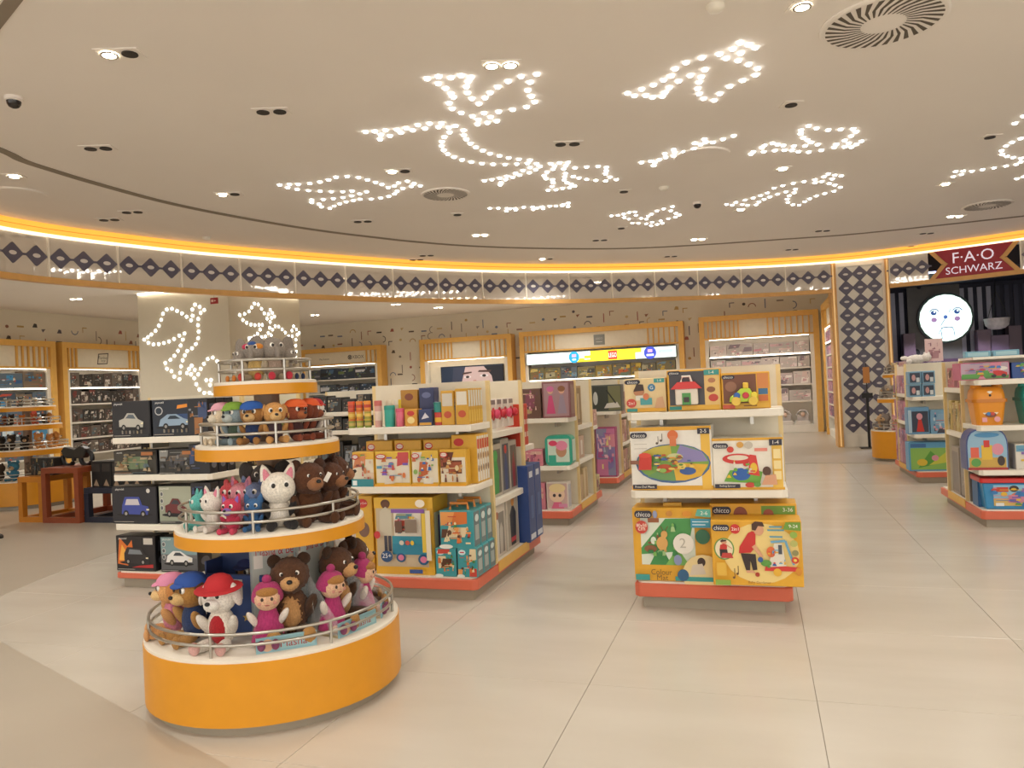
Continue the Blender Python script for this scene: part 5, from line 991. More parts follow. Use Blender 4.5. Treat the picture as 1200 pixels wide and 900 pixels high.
# ------------------------------------------------------------------ round tiered displays
def tier_stand(u, v, label, tiers, s=1.0, top_pole=True):
    """tiers: (radius, z bottom of band, z top of band); first one reaches the floor"""
    o = empty('tiered_display', (u, v, 0)); tag(o, label, 'display stand', 'yellow round tiered displays')
    zt = tiers[-1][2]
    MB().lathe([(.065 * s, tiers[0][2]), (.065 * s, zt - .02)], seg=24).build('pole', TAUPE, o, smooth=True)
    for k, (r, z0, z1) in enumerate(tiers):
        if k == 0:
            MB().lathe([(r - .045, 0), (r - .045, z0 + .01)], seg=48).build('toe_kick', TOE, o, smooth=True)
        t = MB().lathe([(r, z0), (r, z1)], seg=56).build('yellow_band', YELLOW, o, smooth=True)
        MB().lathe([(r - .004, z1), (r - .004, z1 + .014), (r - .012, z1 + .018)], seg=56).build('white_top', WHITE, o, smooth=True)
        rr = r - .03; zz = z1 + .018; n = 40
        for hgt in (.055, .105): MB().tube([(rr * math.cos(2 * PI * i / n), rr * math.sin(2 * PI * i / n), zz + hgt) for i in range(n)], .0075, 8, True).build('rail', STEEL, o, smooth=True)
        for i in range(7):
            a = 2 * PI * i / 7 + .35 + k * .3
            MB().tube([(rr * math.cos(a), rr * math.sin(a), zz - .002), (rr * math.cos(a), rr * math.sin(a), zz + .105)], .0075, 8).build('rail_post', STEEL, o, smooth=True)
    return o
TC = (-2.48, 3.48)
tier_stand(*TC, 'yellow round four-tier display of plush toys in the foreground', [(.64, .05, .335), (.48, .80, .86), (.365, 1.215, 1.272), (.262, 1.535, 1.588)])
TZ = (.353, .878, 1.29, 1.606)
FWD = math.atan2(-TC[1], -TC[0])        # direction from the stand to the viewer
def tier_xy(ang, r):
    a = FWD + math.radians(ang); return TC[0] + r * math.cos(a), TC[1] + r * math.sin(a), a + PI / 2
# ang > 0 turns anticlockwise from the viewer direction = to the right in the photograph

def plush(name, label, loc, rz, h, c, ears='floppy', cap=None, group=None, pad=None, sit=True, furry=False, muzzle=True, cat='plush toy', belly=None, eyes='#1a1512', eye_k=1.0, wide=1.0, tilt=0.0, headk=1.0, lean=0.0):
    """c: dict body, head, ear, muzzle, limb. Local -y is the front."""
    o = empty(name, loc, rz); tag(o, label, cat, group)
    o.rotation_euler = (lean, 0, rz)
    B = furball if furry else (lambda m: ball(m))
    S_ = lambda nm, col, l, s, rot=(0, 0, 0), par=o, f=None: link(nm, (f or B)(fur(col) if not callable(col) else col), None, par, tuple(h * x for x in l), rot, tuple(h * x for x in s))
    g = c.get; body = g('body'); hd = g('head', body); limb = g('limb', body)
    S_('body', body, (0, .02, .27), (.185 * wide, .155, .26))
    if belly: S_('belly', belly, (0, -.05, .26), (.13 * wide, .105, .2))
    hk = headk; hz = .66
    S_('head', hd, (0, -.01, hz), (.215 * hk, .2 * hk, .205 * hk), (0, tilt, 0))
    if muzzle:
        S_('muzzle', g('muzzle', hd), (0, -.175 * hk, hz - .055 * hk), (.105 * hk, .11 * hk, .085 * hk))
        link('nose', ball(plastic(g('nose', '#161213'))), None, o, (0, -.285 * hk * h, (hz - .02 * hk) * h), (0, 0, 0), (.034 * h * hk, .026 * h * hk, .026 * h * hk))
    for s in (-1, 1):
        if eyes:
            link('eye', ball(plastic('#f0ece4')), None, o, (s * .085 * hk * h, -.168 * hk * h, (hz + .055 * hk) * h), (0, 0, 0), (.042 * hk * h * eye_k, .03 * h * hk, .048 * hk * h * eye_k))
            link('pupil', ball(plastic(eyes)), None, o, (s * .08 * hk * h, -.196 * hk * h, (hz + .052 * hk) * h), (0, 0, 0), (.026 * hk * h * eye_k, .012 * h, .03 * hk * h * eye_k))
        if ears == 'floppy': S_('ear', g('ear', hd), (s * .215 * hk, .01, hz + .03 * hk), (.045 * hk, .085 * hk, .15 * hk), (0, s * -.35, 0))
        elif ears == 'round': S_('ear', g('ear', hd), (s * .165 * hk, 0, hz + .175 * hk), (.075 * hk, .045, .075 * hk))
        elif ears == 'point':
            e = link('ear', cached(('cone', g('ear', hd)), lambda: cone_mesh(fur(g('ear', hd)))), None, o, (s * .13 * hk * h, 0, (hz + .12 * hk) * h), (0, s * .28, 0), (.085 * hk * h, .05 * hk * h, .2 * hk * h))
            if 'inner' in c: link('inner_ear', cached(('cone', c['inner']), lambda: cone_mesh(fur(c['inner']))), None, o, (s * .13 * hk * h, -.03 * hk * h, (hz + .125 * hk) * h), (0, s * .28, 0), (.055 * hk * h, .032 * hk * h, .14 * hk * h))
        elif ears == 'big': S_('ear', g('ear', hd), (s * .29 * hk, .03, hz + .05), (.15 * hk, .04, .2 * hk), (0, s * .25, s * .4))
        S_('arm', limb, (s * .2 * wide, -.05, .31), (.062, .07, .17), (.5, s * .38, 0))
        S_('leg', g('leg', limb), (s * .14 * wide, -.18, .075), (.08, .19, .075), (0, 0, s * .25))
        S_('foot', pad or g('leg', limb), (s * .18 * wide, -.345, .085), (.075, .045, .085))
    if 'trunk' in c:
        S_('trunk', hd, (0, -.2 * hk, hz - .1), (.055, .06, .16), (-.25, 0, 0))
    if cap:
        kind, col = cap
        m = mat('felt_' + col.strip('#'), col, .85, noise=.08, nscale=30)
        if kind == 'cap':
            link('cap', cached(('dome', col), lambda: dome_mesh(m)), None, o, (0, 0, (hz + .1 * hk) * h), (0, 0, 0), (.22 * hk * h, .21 * hk * h, .15 * hk * h))
            link('cap_visor', ball(m), None, o, (0, -.19 * hk * h, (hz + .11 * hk) * h), (.3, 0, 0), (.13 * hk * h, .08 * hk * h, .018 * hk * h))
        elif kind == 'brim':
            link('hat', cached(('dome', col), lambda: dome_mesh(m)), None, o, (0, 0, (hz + .09 * hk) * h), (0, 0, 0), (.19 * hk * h, .19 * hk * h, .2 * hk * h))
            link('hat_brim', ball(m), None, o, (0, -.02 * h, (hz + .11 * hk) * h), (.12, 0, 0), (.3 * hk * h, .28 * hk * h, .025 * hk * h))
        elif kind == 'vest':
            S_('vest', col, (0, .005, .29), (.2 * wide, .17, .22))
    return o
def cone_mesh(m):
    me = MB().lathe([(1, 0), (.85, .3), (.5, .75), (.15, .97), (.01, 1)], seg=14).mesh('cone', True); me.materials.append(m); return me
def dome_mesh(m):
    me = MB().lathe([(1, 0), (1, .12), (.92, .45), (.7, .8), (.35, .97), (.01, 1)], seg=20).mesh('dome', True); me.materials.append(m); return me
def at_tier(k, ang, r): x, y, rz = tier_xy(ang, r); return (x, y, TZ[k]), rz
# --- bottom tier
PG = 'large plush toys on the bottom tier'
p, rz = at_tier(0, -62, .44); plush('plush_puppy', 'tan and brown plush puppy in a blue cap, bottom tier left', p, rz + .1, .36, {'body': '#2f3f66', 'head': '#a8793f', 'muzzle': '#d9b47a', 'ear': '#5a3a22', 'limb': '#b98a50'}, 'floppy', ('cap', '#2a4f9a'), PG, headk=1.05)
p, rz = at_tier(0, -33, .46); plush('plush_puppy', 'white plush puppy in a red brimmed hat, bottom tier', p, rz + .1, .36, {'body': '#e6ddd0', 'head': '#ece6dc', 'muzzle': '#efe9e0', 'ear': '#e6ddd4', 'limb': '#e0d8cc'}, 'floppy', ('brim', '#b8282e'), PG, headk=1.05, belly='#b02a30', pad='#d8a8a0')
p, rz = at_tier(0, -84, .5); plush('plush_puppy', 'peach plush puppy with pink hood at the left rim', p, rz, .34, {'body': '#d88aa0', 'head': '#dca468', 'muzzle': '#e8c48a', 'ear': '#c88a50', 'limb': '#d8a068'}, 'floppy', ('cap', '#d88aa8'), PG)
def doll(label, loc, rz, h, dress, group, lean=0.0, hood=None):
    o = empty('cloth_doll', loc, rz); o.rotation_euler = (lean, 0, rz); tag(o, label, 'doll', group)
    L = lambda nm, me, l, s, rot=(0, 0, 0): link(nm, me, None, o, tuple(h * x for x in l), rot, tuple(h * x for x in s))
    L('dress', cached(('cone', dress), lambda: cone_mesh(fur(dress))), (0, 0, .05), (.26, .2, .6))
    skin = fur('#e0b594'); hair = fur('#a8763f'); sc = fur(hood or dress)
    L('head', ball(skin), (0, -.02, .7), (.2, .19, .2)); L('hair', ball(hair), (0, -.06, .79), (.17, .16, .09))
    L('knit_hat', cached(('dome', sc.name), lambda: dome_mesh(sc)), (0, .04, .68), (.235, .2, .26), (.35, 0, 0)); L('pompon', ball(sc), (0, .0, .97), (.07, .07, .07))
    for s in (-1, 1):
        L('arm', ball(fur('#e8dcd0')), (s * .22, -.06, .4), (.055, .06, .16), (.4, s * .5, 0)); L('leg', ball(skin), (s * .1, -.2, .06), (.06, .18, .06)); L('shoe', ball(fur('#8a4a6a')), (s * .1, -.36, .08), (.06, .05, .08))
        L('eye', ball(plastic('#3a2a22')), (s * .07, -.2, .71), (.022, .012, .028)); L('cheek', ball(fur('#d89888')), (s * .11, -.175, .645), (.03, .015, .024))
    L('nose', ball(skin), (0, -.215, .68), (.02, .02, .018)); L('mouth', ball(plastic('#b05a52')), (0, -.2, .62), (.035, .01, .01))
    return o
SETS = [(4, 'left'), (42, 'middle'), (76, 'right')]
for k, (ang, wh) in enumerate(SETS):
    x, y, rz = tier_xy(ang, .42)
    bx = empty('gift_tray', (x, y, TZ[0]), rz); tag(bx, 'clear-fronted gift tray holding a brown bear and doll, %s of three' % wh, 'gift box', 'bear and doll gift trays')
    MB().box(-.135, .135, -.14, .12, 0, .012).build('tray_floor', plain('#c8b48a'), bx)
    MB().box(-.135, .135, -.148, -.14, 0, .07).build('front_lip', plain('#8fb8c0'), bx)
    add_print(bx, [('e', .18, .5, .1, .42, '#e0b594'), ('r', .3, .15, .97, .85, '#9cc4c8'), ('t', 'Masha', .62, .5, .5, '#a83a3a', .5)], .265, .068, 'lip_print', (0, -.148, 0))
    bc = MB().box(-.135, .135, .12, .132, 0, .47).build('back_card', plain('#a8b4b4'), bx)
    add_print(bx, [('r', .03, .03, .97, .97, '#b9c0ba'), ('t', 'Masha & Bear', .5, .9, .1, '#b8303a', .8), ('e', .75, .72, .16, .12, '#d8c0a8'), ('r', .06, .72, .22, .86, '#e8e4dc')], .265, .46, 'card_print', (0, .12, 0))
    for s in (-1, 1): MB().prism([(-.14, 0), (.12, 0), (.12, .4), (-.14, .08)], -.001, .001).build('clear_side', CLEAR, bx, (s * .134, 0, 0), (PI / 2, 0, PI / 2))
    fw = Matrix.Rotation(rz, 3, 'Z')
    q = Vector((x, y, 0)) + fw @ Vector((.04, .02, 0))
    plush('plush_bear', 'dark brown plush bear with tan belly in the %s gift tray' % wh, (q.x, q.y, TZ[0] + .013), rz + (-.1, .15, .3)[k], .44, {'body': '#5a3c28', 'head': '#553826', 'muzzle': '#c99a66', 'ear': '#3f2a1b', 'limb': '#4a3222'}, 'round', None, 'bears in gift trays', furry=True, eye_k=.62, belly='#b98a58', headk=.95, pad='#b8894f')
    q = Vector((x, y, 0)) + fw @ Vector((-.07, -.05, 0))
    doll('cloth doll in magenta bobble hat and dress in the %s gift tray' % wh, (q.x, q.y, TZ[0] + .013), rz - .1, .31, '#a8386a', 'cloth dolls in gift trays')
x, y, rz = tier_xy(-36, .28)
db = empty('display_box', (x, y, TZ[0]), rz); tag(db, 'dark blue open display box with gold stars behind the plush puppies', 'display box')
for a in ((-.2, .2, -.01, .0, 0, .3), (-.2, -.19, -.01, .12, 0, .36), (.19, .2, -.01, .12, 0, .36), (-.2, .2, .11, .12, 0, .4), (-.2, .2, -.01, .12, 0, .01)):
    MB().box(*a).build('box_wall', plain('#2a3a64'), db)
star = lambda cx, cz, r, asp: ('p', [(cx + r * (1 if i % 2 == 0 else .42) * math.sin(i * PI / 5), cz + r * asp * (1 if i % 2 == 0 else .42) * math.cos(i * PI / 5)) for i in range(10)], '#d8b45a')
add_print(db, [('r', .02, .02, .98, .98, '#2f4a84'), star(.2, .75, .08, 1.3), star(.8, .8, .1, 1.3), star(.6, .3, .06, 1.3), ('r', .42, .6, .56, .92, '#d8d4cc')], .4, .3, loc=(0, -.01, 0))
x, y, rz = tier_xy(-50, .24)
q = Vector((x, y, 0))
plush('plush_puppy', 'plush puppy in navy cap peeking out behind the starred display box', (tier_xy(-60, .12)[0], tier_xy(-60, .12)[1], TZ[0]), rz, .4, {'body': '#2f3f66', 'head': '#8a6438', 'muzzle': '#c8a06a', 'ear': '#4a3020', 'limb': '#8a6438'}, 'floppy', ('cap', '#232c5a'), PG)
for k, a in enumerate((30, 66)):
    x, y, rz = tier_xy(a, .21)
    carton('picture_box', 'picture box standing behind the gift trays, %s one' % ('left', 'right')[k], 'box', (x, y, TZ[0]), rz, .15, .05, .42, '#b8c0c0', [('t', 'Masha & Bear', .5, .88, .1, '#b8303a', .8), ('e', .6, .55, .2, .15, '#7a5238'), ('e', .35, .45, .15, .12, '#d86a8a'), ('r', .05, .02, .95, .2, '#8ab0a0')], (), 'picture boxes behind the gift trays')
# --- second tier
CG = 'kitten plush toys on the second tier'
for k, (ang, r, col, inner, lab, hh, ear) in enumerate(((-72, .36, '#63b8b0', '#63b8b0', 'turquoise round plush kitten at the left of the second tier', .19, 'point'), (-50, .36, '#e8e0d6', '#e08aa0', 'white plush kitten with pink ears beside the turquoise one', .21, 'point'), (-28, .39, '#c8405a', '#8a6ab8', 'red plush kitten with purple face near the front rail', .18, 'point'), (-14, .34, '#3f6a9a', '#3f6a9a', 'blue plush kitten right of the red one', .17, 'point'), (-60, .22, '#d85a62', '#d85a62', 'coral plush kitten behind the white one', .24, 'round'), (-40, .22, '#d8909c', '#b87a9a', 'pink plush kitten behind the red one', .24, 'point'), (-24, .2, '#7a8ab0', '#5a6a90', 'pale blue plush kitten at the back of the second tier', .24, 'point'))):
    p, rz = at_tier(1, ang, r); plush('plush_kitten', lab, p, rz, hh, {'body': col, 'inner': inner, 'muzzle': '#8a6ab8' if k == 2 else col}, ear, None, CG, headk=1.25, muzzle=(k == 2), belly='#d8d0c8' if k == 1 else None)
p, rz = at_tier(1, 6, .33); plush('plush_kitten', 'largest white plush kitten with pink inner ears and black ear patch', p, rz, .295, {'body': '#dfd6c8', 'head': '#eae3d6', 'inner': '#e08c9c', 'limb': '#2e2b2b'}, 'point', None, CG, headk=1.3, muzzle=False, belly='#e8e0d4')
p, rz = at_tier(1, -12, .14); plush('plush_elephant', 'dark grey plush with folded ears behind the white kittens', p, rz, .36, {'body': '#56514d', 'ear': '#4a4643'}, 'big', None, None, muzzle=False, headk=.85)
for k, (ang, r, lab) in enumerate(((33, .33, 'brown shaggy plush bear with a price tag, left of three on second tier'), (62, .33, 'brown shaggy plush bear slumped at the middle of three on second tier'), (92, .33, 'brown shaggy plush bear at the right of three on second tier'))):
    p, rz = at_tier(1, ang, r); b = plush('plush_bear', lab, p, rz - .15, .34 - .02 * (k == 1), {'body': '#54341f', 'head': '#5a3826', 'muzzle': '#9a6a48', 'ear': '#4a2e20'}, 'round', None, 'shaggy bears', furry=True, eye_k=.5, wide=1.25, headk=1.15)
    if k == 0: MB().box(-.012, .012, -.001, .001, -.05, 0).build('price_tag', plain('#e8e4dc'), b, (.08, -.08, .25), (.2, .5, 0))
# --- third tier
DG = 'puppy plush toys on the third tier'
for k, (ang, col, mz, cp, lab) in enumerate(((-68, '#e0cdb0', '#efe2cc', '#d8a0b0', 'cream plush puppy with pink cap, leftmost on the third tier'), (-42, '#8a9aa0', '#c0c8c4', '#7aa03a', 'grey plush puppy with lime cap on the third tier'), (-18, '#a0703c', '#d8b078', '#2a5aa8', 'brown plush puppy with blue cap on the third tier'), (8, '#d09a5a', '#e6bc80', None, 'tan plush puppy without cap at the front of the third tier'), (36, '#8a4630', '#a8603a', '#d8602c', 'red-brown plush puppy with orange cap, left one on the third tier'), (62, '#7a3e2a', '#8a4a30', '#d85a2a', 'red-brown plush puppy with orange cap, right one on the third tier'), (90, '#e6ddd2', '#efe8de', '#b8262c', 'white plush puppy with red cap at the right of the third tier'))):
    p, rz = at_tier(2, ang, .235); plush('plush_puppy', lab, p, rz + (.5 if ang > 50 else 0), .225, {'body': ('#3a3a4a', '#4a5a4a', '#2f3f66', '#4a3a42', '#4a3030', '#3a2a2a', '#3a2a2e')[k], 'head': col, 'muzzle': mz, 'ear': col, 'limb': col}, 'floppy', cp and ('cap', cp), DG, headk=1.2)
# --- top tier
EG = 'grey elephant plush toys on the top tier'
for k, (ang, lab, pad, hh) in enumerate(((-62, 'grey plush elephant with orange feet, leftmost on the top tier', '#d8843a', .2), (-22, 'grey plush elephant with a bright bow and red feet', '#c8453a', .24), (20, 'grey plush elephant facing front with pale face', '#c83a4a', .25), (62, 'grey plush elephant slumped at the right with navy feet', '#2f3a5a', .2), (150, 'grey plush elephant at the back of the top tier', '#8a8a3a', .24))):
    p, rz = at_tier(3, ang, .125); e = plush('plush_elephant', lab, p, rz, hh, {'body': ('#b8a898', '#c8a868', '#b09a8a', '#a89c90', '#a0968c')[k], 'head': '#948a80', 'ear': '#8f857c', 'trunk': 1, 'limb': '#c4b49a'}, 'big', None, EG, muzzle=False, headk=1.1, pad=pad)
    if k == 1:
        for i, (dx, c_) in enumerate(((-.03, '#c83a5a'), (.0, '#3a5a9a'), (.03, '#e0903a'))): link('bow', ball(fur(c_)), None, e, (dx, -.03, .175 + .012 * (i == 1)), (0, 0, 0), (.025, .02, .016))

# left-hand tiered display and right-hand one
LT = (-11.35, 9.5)
tier_stand(*LT, 'yellow round tiered display at the left edge behind the nested tables', [(.68, .06, .42), (.6, .82, .9), (.5, 1.22, 1.29), (.42, 1.52, 1.58)])
def ring_plush(C, r, z, n, cols, lab, h, a0, a1, group, ears='round'):
    for k in range(n):
        a = math.atan2(-C[1], -C[0]) + math.radians(a0 + (a1 - a0) * k / max(1, n - 1))
        c = cols[k % len(cols)]
        plush('plush_toy', lab % ORD[k], (C[0] + r * math.cos(a), C[1] + r * math.sin(a), z), a + PI / 2, h * (1 + .12 * (k % 2)), {'body': c, 'head': c, 'muzzle': '#c8a880'}, ears, None, group, headk=1.15, eyes=None)
ring_plush(LT, .44, .44, 5, ['#4a3a2a', '#3f7a94', '#6a5a4a', '#8a5a4a', '#3a4a3a'], 'dark plush toy on the bottom tier of the left display, %s from left', .3, -60, 70, 'plush toys of the left display')
ring_plush(LT, .4, .918, 6, ['#2f2822', '#3a3028', '#2f2822', '#c8884a', '#d89a5a', '#d0904c'], 'plush toy on the second tier of the left display, %s from left', .24, -60, 75, 'plush toys of the left display')
ring_plush(LT, .32, 1.308, 6, ['#8a4a2a', '#3a2a22', '#c8702a', '#b8583a', '#4a3a2a', '#c88a4a'], 'plush toy on the third tier of the left display, %s from left', .17, -70, 75, 'plush toys of the left display')
ring_plush(LT, .26, 1.598, 4, ['#8a8478', '#5a564e', '#a09a8e', '#6a6258'], 'grey plush toy on the top tier of the left display, %s from left', .15, -60, 70, 'plush toys of the left display')
RT = (2.28, 14.5)
tier_stand(*RT, 'yellow round tiered display behind the right gondolas, near the column', [(.46, .05, .5), (.34, .98, 1.04), (.24, 1.4, 1.45)])
ring_plush(RT, .3, .518, 5, ['#c8a880', '#8a8078', '#d8a0a0', '#b8a088', '#6a625c'], 'soft plush toy on the bottom tier of the far right display, %s from left', .28, -80, 60, 'plush toys of the far right display')
ring_plush(RT, .22, 1.058, 4, ['#8a8078', '#a89a8c', '#5a524c', '#c8b8a4'], 'grey plush toy on the middle tier of the far right display, %s from left', .22, -80, 50, 'plush toys of the far right display', 'big')
ring_plush(RT, .13, 1.468, 3, ['#8f8578', '#c8b08a', '#a09080'], 'plush toy on the top tier of the far right display, %s from left', .18, -80, 40, 'plush toys of the far right display')

# notice stand by the column
st = empty('notice_stand', (2.06, 16.75, 0)); tag(st, 'black notice stand with orange tag before the patterned column', 'stand')
MB().box(-.17, .17, -.12, .12, 0, .02).build('base_plate', BLACKMETAL, st); MB().box(-.025, .025, -.02, .02, .02, 1.05).build('post', BLACKMETAL, st)
MB().box(-.1, .1, -.03, .0, 1.0, 1.1).build('holder', BLACKMETAL, st); MB().box(-.07, .07, -.045, -.03, 1.08, 1.22).build('paper', plain('#d8d2c6'), st, (0, 0, 0), (0, .2, 0)); MB().box(-.06, .06, -.03, -.01, 1.3, 1.62).build('orange_tag', plain('#c8843a'), st); MB().box(-.01, .01, -.02, .0, 1.1, 1.7).build('tag_rod', BLACKMETAL, st)

# ------------------------------------------------------------------ nested tables at left
def frame_table(label, u0, u1, v0, v1, h, col, t=.075):
    m = mat('table_' + col.strip('#'), col, .45, noise=.06)
    o = empty('frame_table', ((u0 + u1) / 2, (v0 + v1) / 2, 0)); tag(o, label, 'table', 'open frame display tables')
    w, d = (u1 - u0) / 2, (v1 - v0) / 2
    MB().box(-w, w, -d, d, h - t, h).build('table_top', m, o, bevel=.004)
    for x in (-1, 1):
        for y in (-1, 1): MB().box(*sorted((x * w, x * (w - t))), *sorted((y * d, y * (d - t))), t, h - t).build('leg', m, o)
    for y in (-1, 1): MB().box(-w, w, *sorted((y * d, y * (d - t))), 0, t).build('floor_rail', m, o)
    for x in (-1, 1): MB().box(*sorted((x * w, x * (w - t))), -d + t, d - t, 0, t).build('floor_rail', m, o)
    return o
frame_table('low yellow open frame table, leftmost of the nested tables', -9.72, -9.28, 7.95, 8.75, .62, '#c87f22')
frame_table('terracotta open frame table, tallest of the nested tables', -9.26, -8.62, 7.92, 9.0, .74, '#8f4526')
frame_table('navy open frame table, right of the terracotta one', -8.60, -7.7, 7.98, 8.8, .46, '#1f2436')
frame_table('long terracotta frame table behind the navy one', -8.55, -7.4, 8.86, 9.5, .76, '#8a4628')
for k in range(4): carton('comic_box', 'dark slim box standing on the yellow table, %s from left' % ORD[k], 'box', (-9.66 + k * .105, 8.15, .62), 'front', .095, .2, .24, '#2b2a28', art(140 + k, DARK, 8), (), 'slim boxes on the yellow table')
mc = empty('model_motorbike', (-8.96, 8.25, .74)); tag(mc, 'black motorbike model box display on the terracotta table', 'model')
for s in (-.17, .15): MB().tube([(s + .1 * math.cos(2 * PI * i / 20), 0, .1 + .1 * math.sin(2 * PI * i / 20)) for i in range(20)], .03, 8, True).build('wheel', BLACK, mc, smooth=True)
MB().prism([(-.16, .1), (.14, .1), (.2, .22), (.08, .27), (-.02, .22), (-.2, .26), (-.26, .2)], -.05, .05).build('frame_and_tank', mat('dark_model', '#2a2724', .35, noise=.2, nscale=20), mc, (0, 0, 0), (PI / 2, 0, 0), bevel=.01)
MB().tube([(.15, -.08, .3), (.17, 0, .27), (.15, .08, .3)], .01).build('handlebar', STEEL, mc)
ln = empty('model_house', (-8.45, 9.1, .76)); tag(ln, 'small dark model house with lit window frames on the terracotta tables', 'model')
MB().box(-.14, .14, -.1, .1, 0, .22).build('house_body', mat('dark_house', '#33302c', .5, noise=.15), ln); MB().prism([(-.17, .22), (.17, .22), (.1, .32), (-.1, .32)], -.12, .12).build('roof', mat('grey_roof', '#55504a', .5, noise=.15), ln, (0, 0, 0), (PI / 2, 0, 0))
for x in (-.07, 0, .07): MB().box(x - .02, x + .02, -.104, -.1, .06, .15).build('window', plain('#b8a878'), ln)
for k in range(5): carton('black_box', 'black model box with pale corner on the navy table, %s from left' % ORD[k], 'box', (-8.5 + k * .17, 8.1, .46), 'front', .16, .25, .34, '#1c1b1c', [('p', [(.2, .05), (.8, .02), (.5, .3)], '#a89078'), ('r', .1, .6, .9, .9, '#3a3634')], (), 'black boxes on the navy table')
for k in range(5): carton('black_box', 'dark model box on the long rear table, %s from left, lower row' % ORD[k], 'box', (-8.0 + k * .15 - .05, 9.0, .76), 'front', .145, .25, .25, '#262422', art(150 + k, DARK, 9), (), 'black boxes on the rear table')
gp_ = gondola(-9.5, 10.6, 'white gondola of dark model boxes behind the nested tables', (1.28, 1.0, .62), {'side': (), 'z': (), 'rear': ()}, .17, 1.5)
for zi, (z, h) in enumerate(((1.28, .2), (1.0, .22), (.62, .28), (.17, .35))):
    for k in range(4): carton('model_box', 'dark model box on the gondola behind the tables, %s shelf, %s from left' % (ORD[zi], ORD[k]), 'box', (-9.36 + k * .24, 10.68, z), 'front', .23, .25, h, '#2a2724', art(160 + zi * 5 + k, DARK + ['#c8b89a'], 12), (), 'dark model boxes behind the tables')

# ------------------------------------------------------------------ wall bays
FRAME = mat('bay_frame_yellow', '#e4b05a', .42, noise=.04)
BAYWHITE = mat('bay_white', '#e6e0d4', .45, noise=.02)
def bay(label, loc, rz, w, top, head_z, shelves, led=(), sign=None, slats=(7, 6), frame=.14, depth=.43, plinth=.16):
    o = empty('shelving_bay', loc, rz); tag(o, label, 'wall shelving', 'yellow framed wall bays')
    W = w / 2
    for s in (-1, 1): MB().box(*sorted((s * W, s * (W - frame))), 0, depth, 0, top - frame).build('jamb', FRAME, o)
    MB().box(-W, W, 0, depth, top - frame, top).build('frame_head', FRAME, o)
    MB().box(-W + frame, W - frame, .1, .13, head_z, top - frame).build('header_panel', CREAM, o)
    MB().box(-W + frame, W - frame, .04, .13, head_z - .05, head_z).build('header_rail', FRAME, o)
    hh = top - frame - head_z
    sl = cached(('slat', round(hh, 3)), lambda: MB().box(-.018, .018, 0, .05, 0, hh).mesh('slat')); 
    if not sl.materials: sl.materials.append(FRAME)
    for k in range(slats[0]): link('header_slat', sl, None, o, (-W + frame + .1 + k * .115, .05, head_z))
    for k in range(slats[1]): link('header_slat', sl, None, o, (W - frame - .1 - k * .15, .05, head_z))
    MB().box(-W + frame, W - frame, depth - .03, depth, plinth, head_z - .05).build('back_panel', BAYWHITE, o)
    MB().box(-W + frame, W - frame, .06, depth, 0, plinth).build('plinth', BAYWHITE, o)
    for s in (-1, 1): MB().box(*sorted((s * (W - frame), s * (W - frame - .1))), .05, depth - .03, plinth, head_z - .05).build('side_panel', BAYWHITE, o)
    iw = w - 2 * frame - .2
    for z in shelves: MB().box(-iw / 2, iw / 2, .06, depth - .03, z - .04, z).build('shelf', BAYWHITE, o)
    for z in led: MB().box(-iw / 2 + .02, iw / 2 - .02, .05, .075, z - .065, z - .042).build('led_strip', LEDSTRIP, o)
    return o, iw
# brick toy bay
b, iw = bay('wide wall bay of building brick sets under a backlit banner', (-4.32, BACK_V, 0), 0, 4.8, 3.2, 2.62, (1.74, 1.3, .86, .42), (1.78,), slats=(8, 6))
lb = MB().box(-2.2, 2.2, -.03, .04, 2.2, 2.52).build('backlit_banner', BLACK, b)
link('banner_print', print_mesh([('r', .0, .0, 1, 1, '#dff4f0'), ('p', [(.2, .1), (.3, .1), (.3, .35), (.4, .35), (.4, .2), (.46, .2), (.46, 0), (.34, 0), (.34, .12), (.2, .12)], '#f0cf2a'), ('r', .44, 0, .74, 1, '#f5d62f'), ('r', .4, .3, .44, .6, '#f5d62f'), ('r', .74, .6, .78, 1, '#f5d62f'), ('r', .14, .55, .24, .68, '#b8d0c8'), ('e', .33, .5, .036, .56, '#1f8fd0'), ('r', .318, .2, .342, .34, '#f0f8ff'), ('r', .315, .5, .345, .78, '#c89ac8'), ('r', .56, .08, .62, .92, '#d8472a'), ('t', 'LEGO', .59, .5, .42, '#ffffff', .052), ('e', .835, .5, .04, .6, '#3a4ab8'), ('r', .812, .2, .858, .38, '#f0f4ff'), ('r', .82, .55, .85, .82, '#d8a8c0'), ('r', .89, .4, .98, .75, '#b0d0c8')], 4.36, .3), INK_LIT, lb, (0, -.03, 2.21))
sq = MB().box(-.16, .16, .085, .1, 2.68, 2.98).build('square_emblem', mat('emblem_grey', '#8a8a84', .5, noise=.05), b); add_print(sq, [('t', 'LEGO', .5, .62, .2, '#c0beb4', .7), ('r', .2, .24, .8, .32, '#c0beb4')], .3, .28, loc=(0, .085, 2.69))
BRK = ['#c8a83a', '#5a6a5a', '#8a6a4a', '#4a5a70', '#b85a2a', '#a8a080', '#3a3a3a', '#d8c070', '#6a8a9a']
names_ = ('top', 'second', 'third', 'fourth', 'lowest')
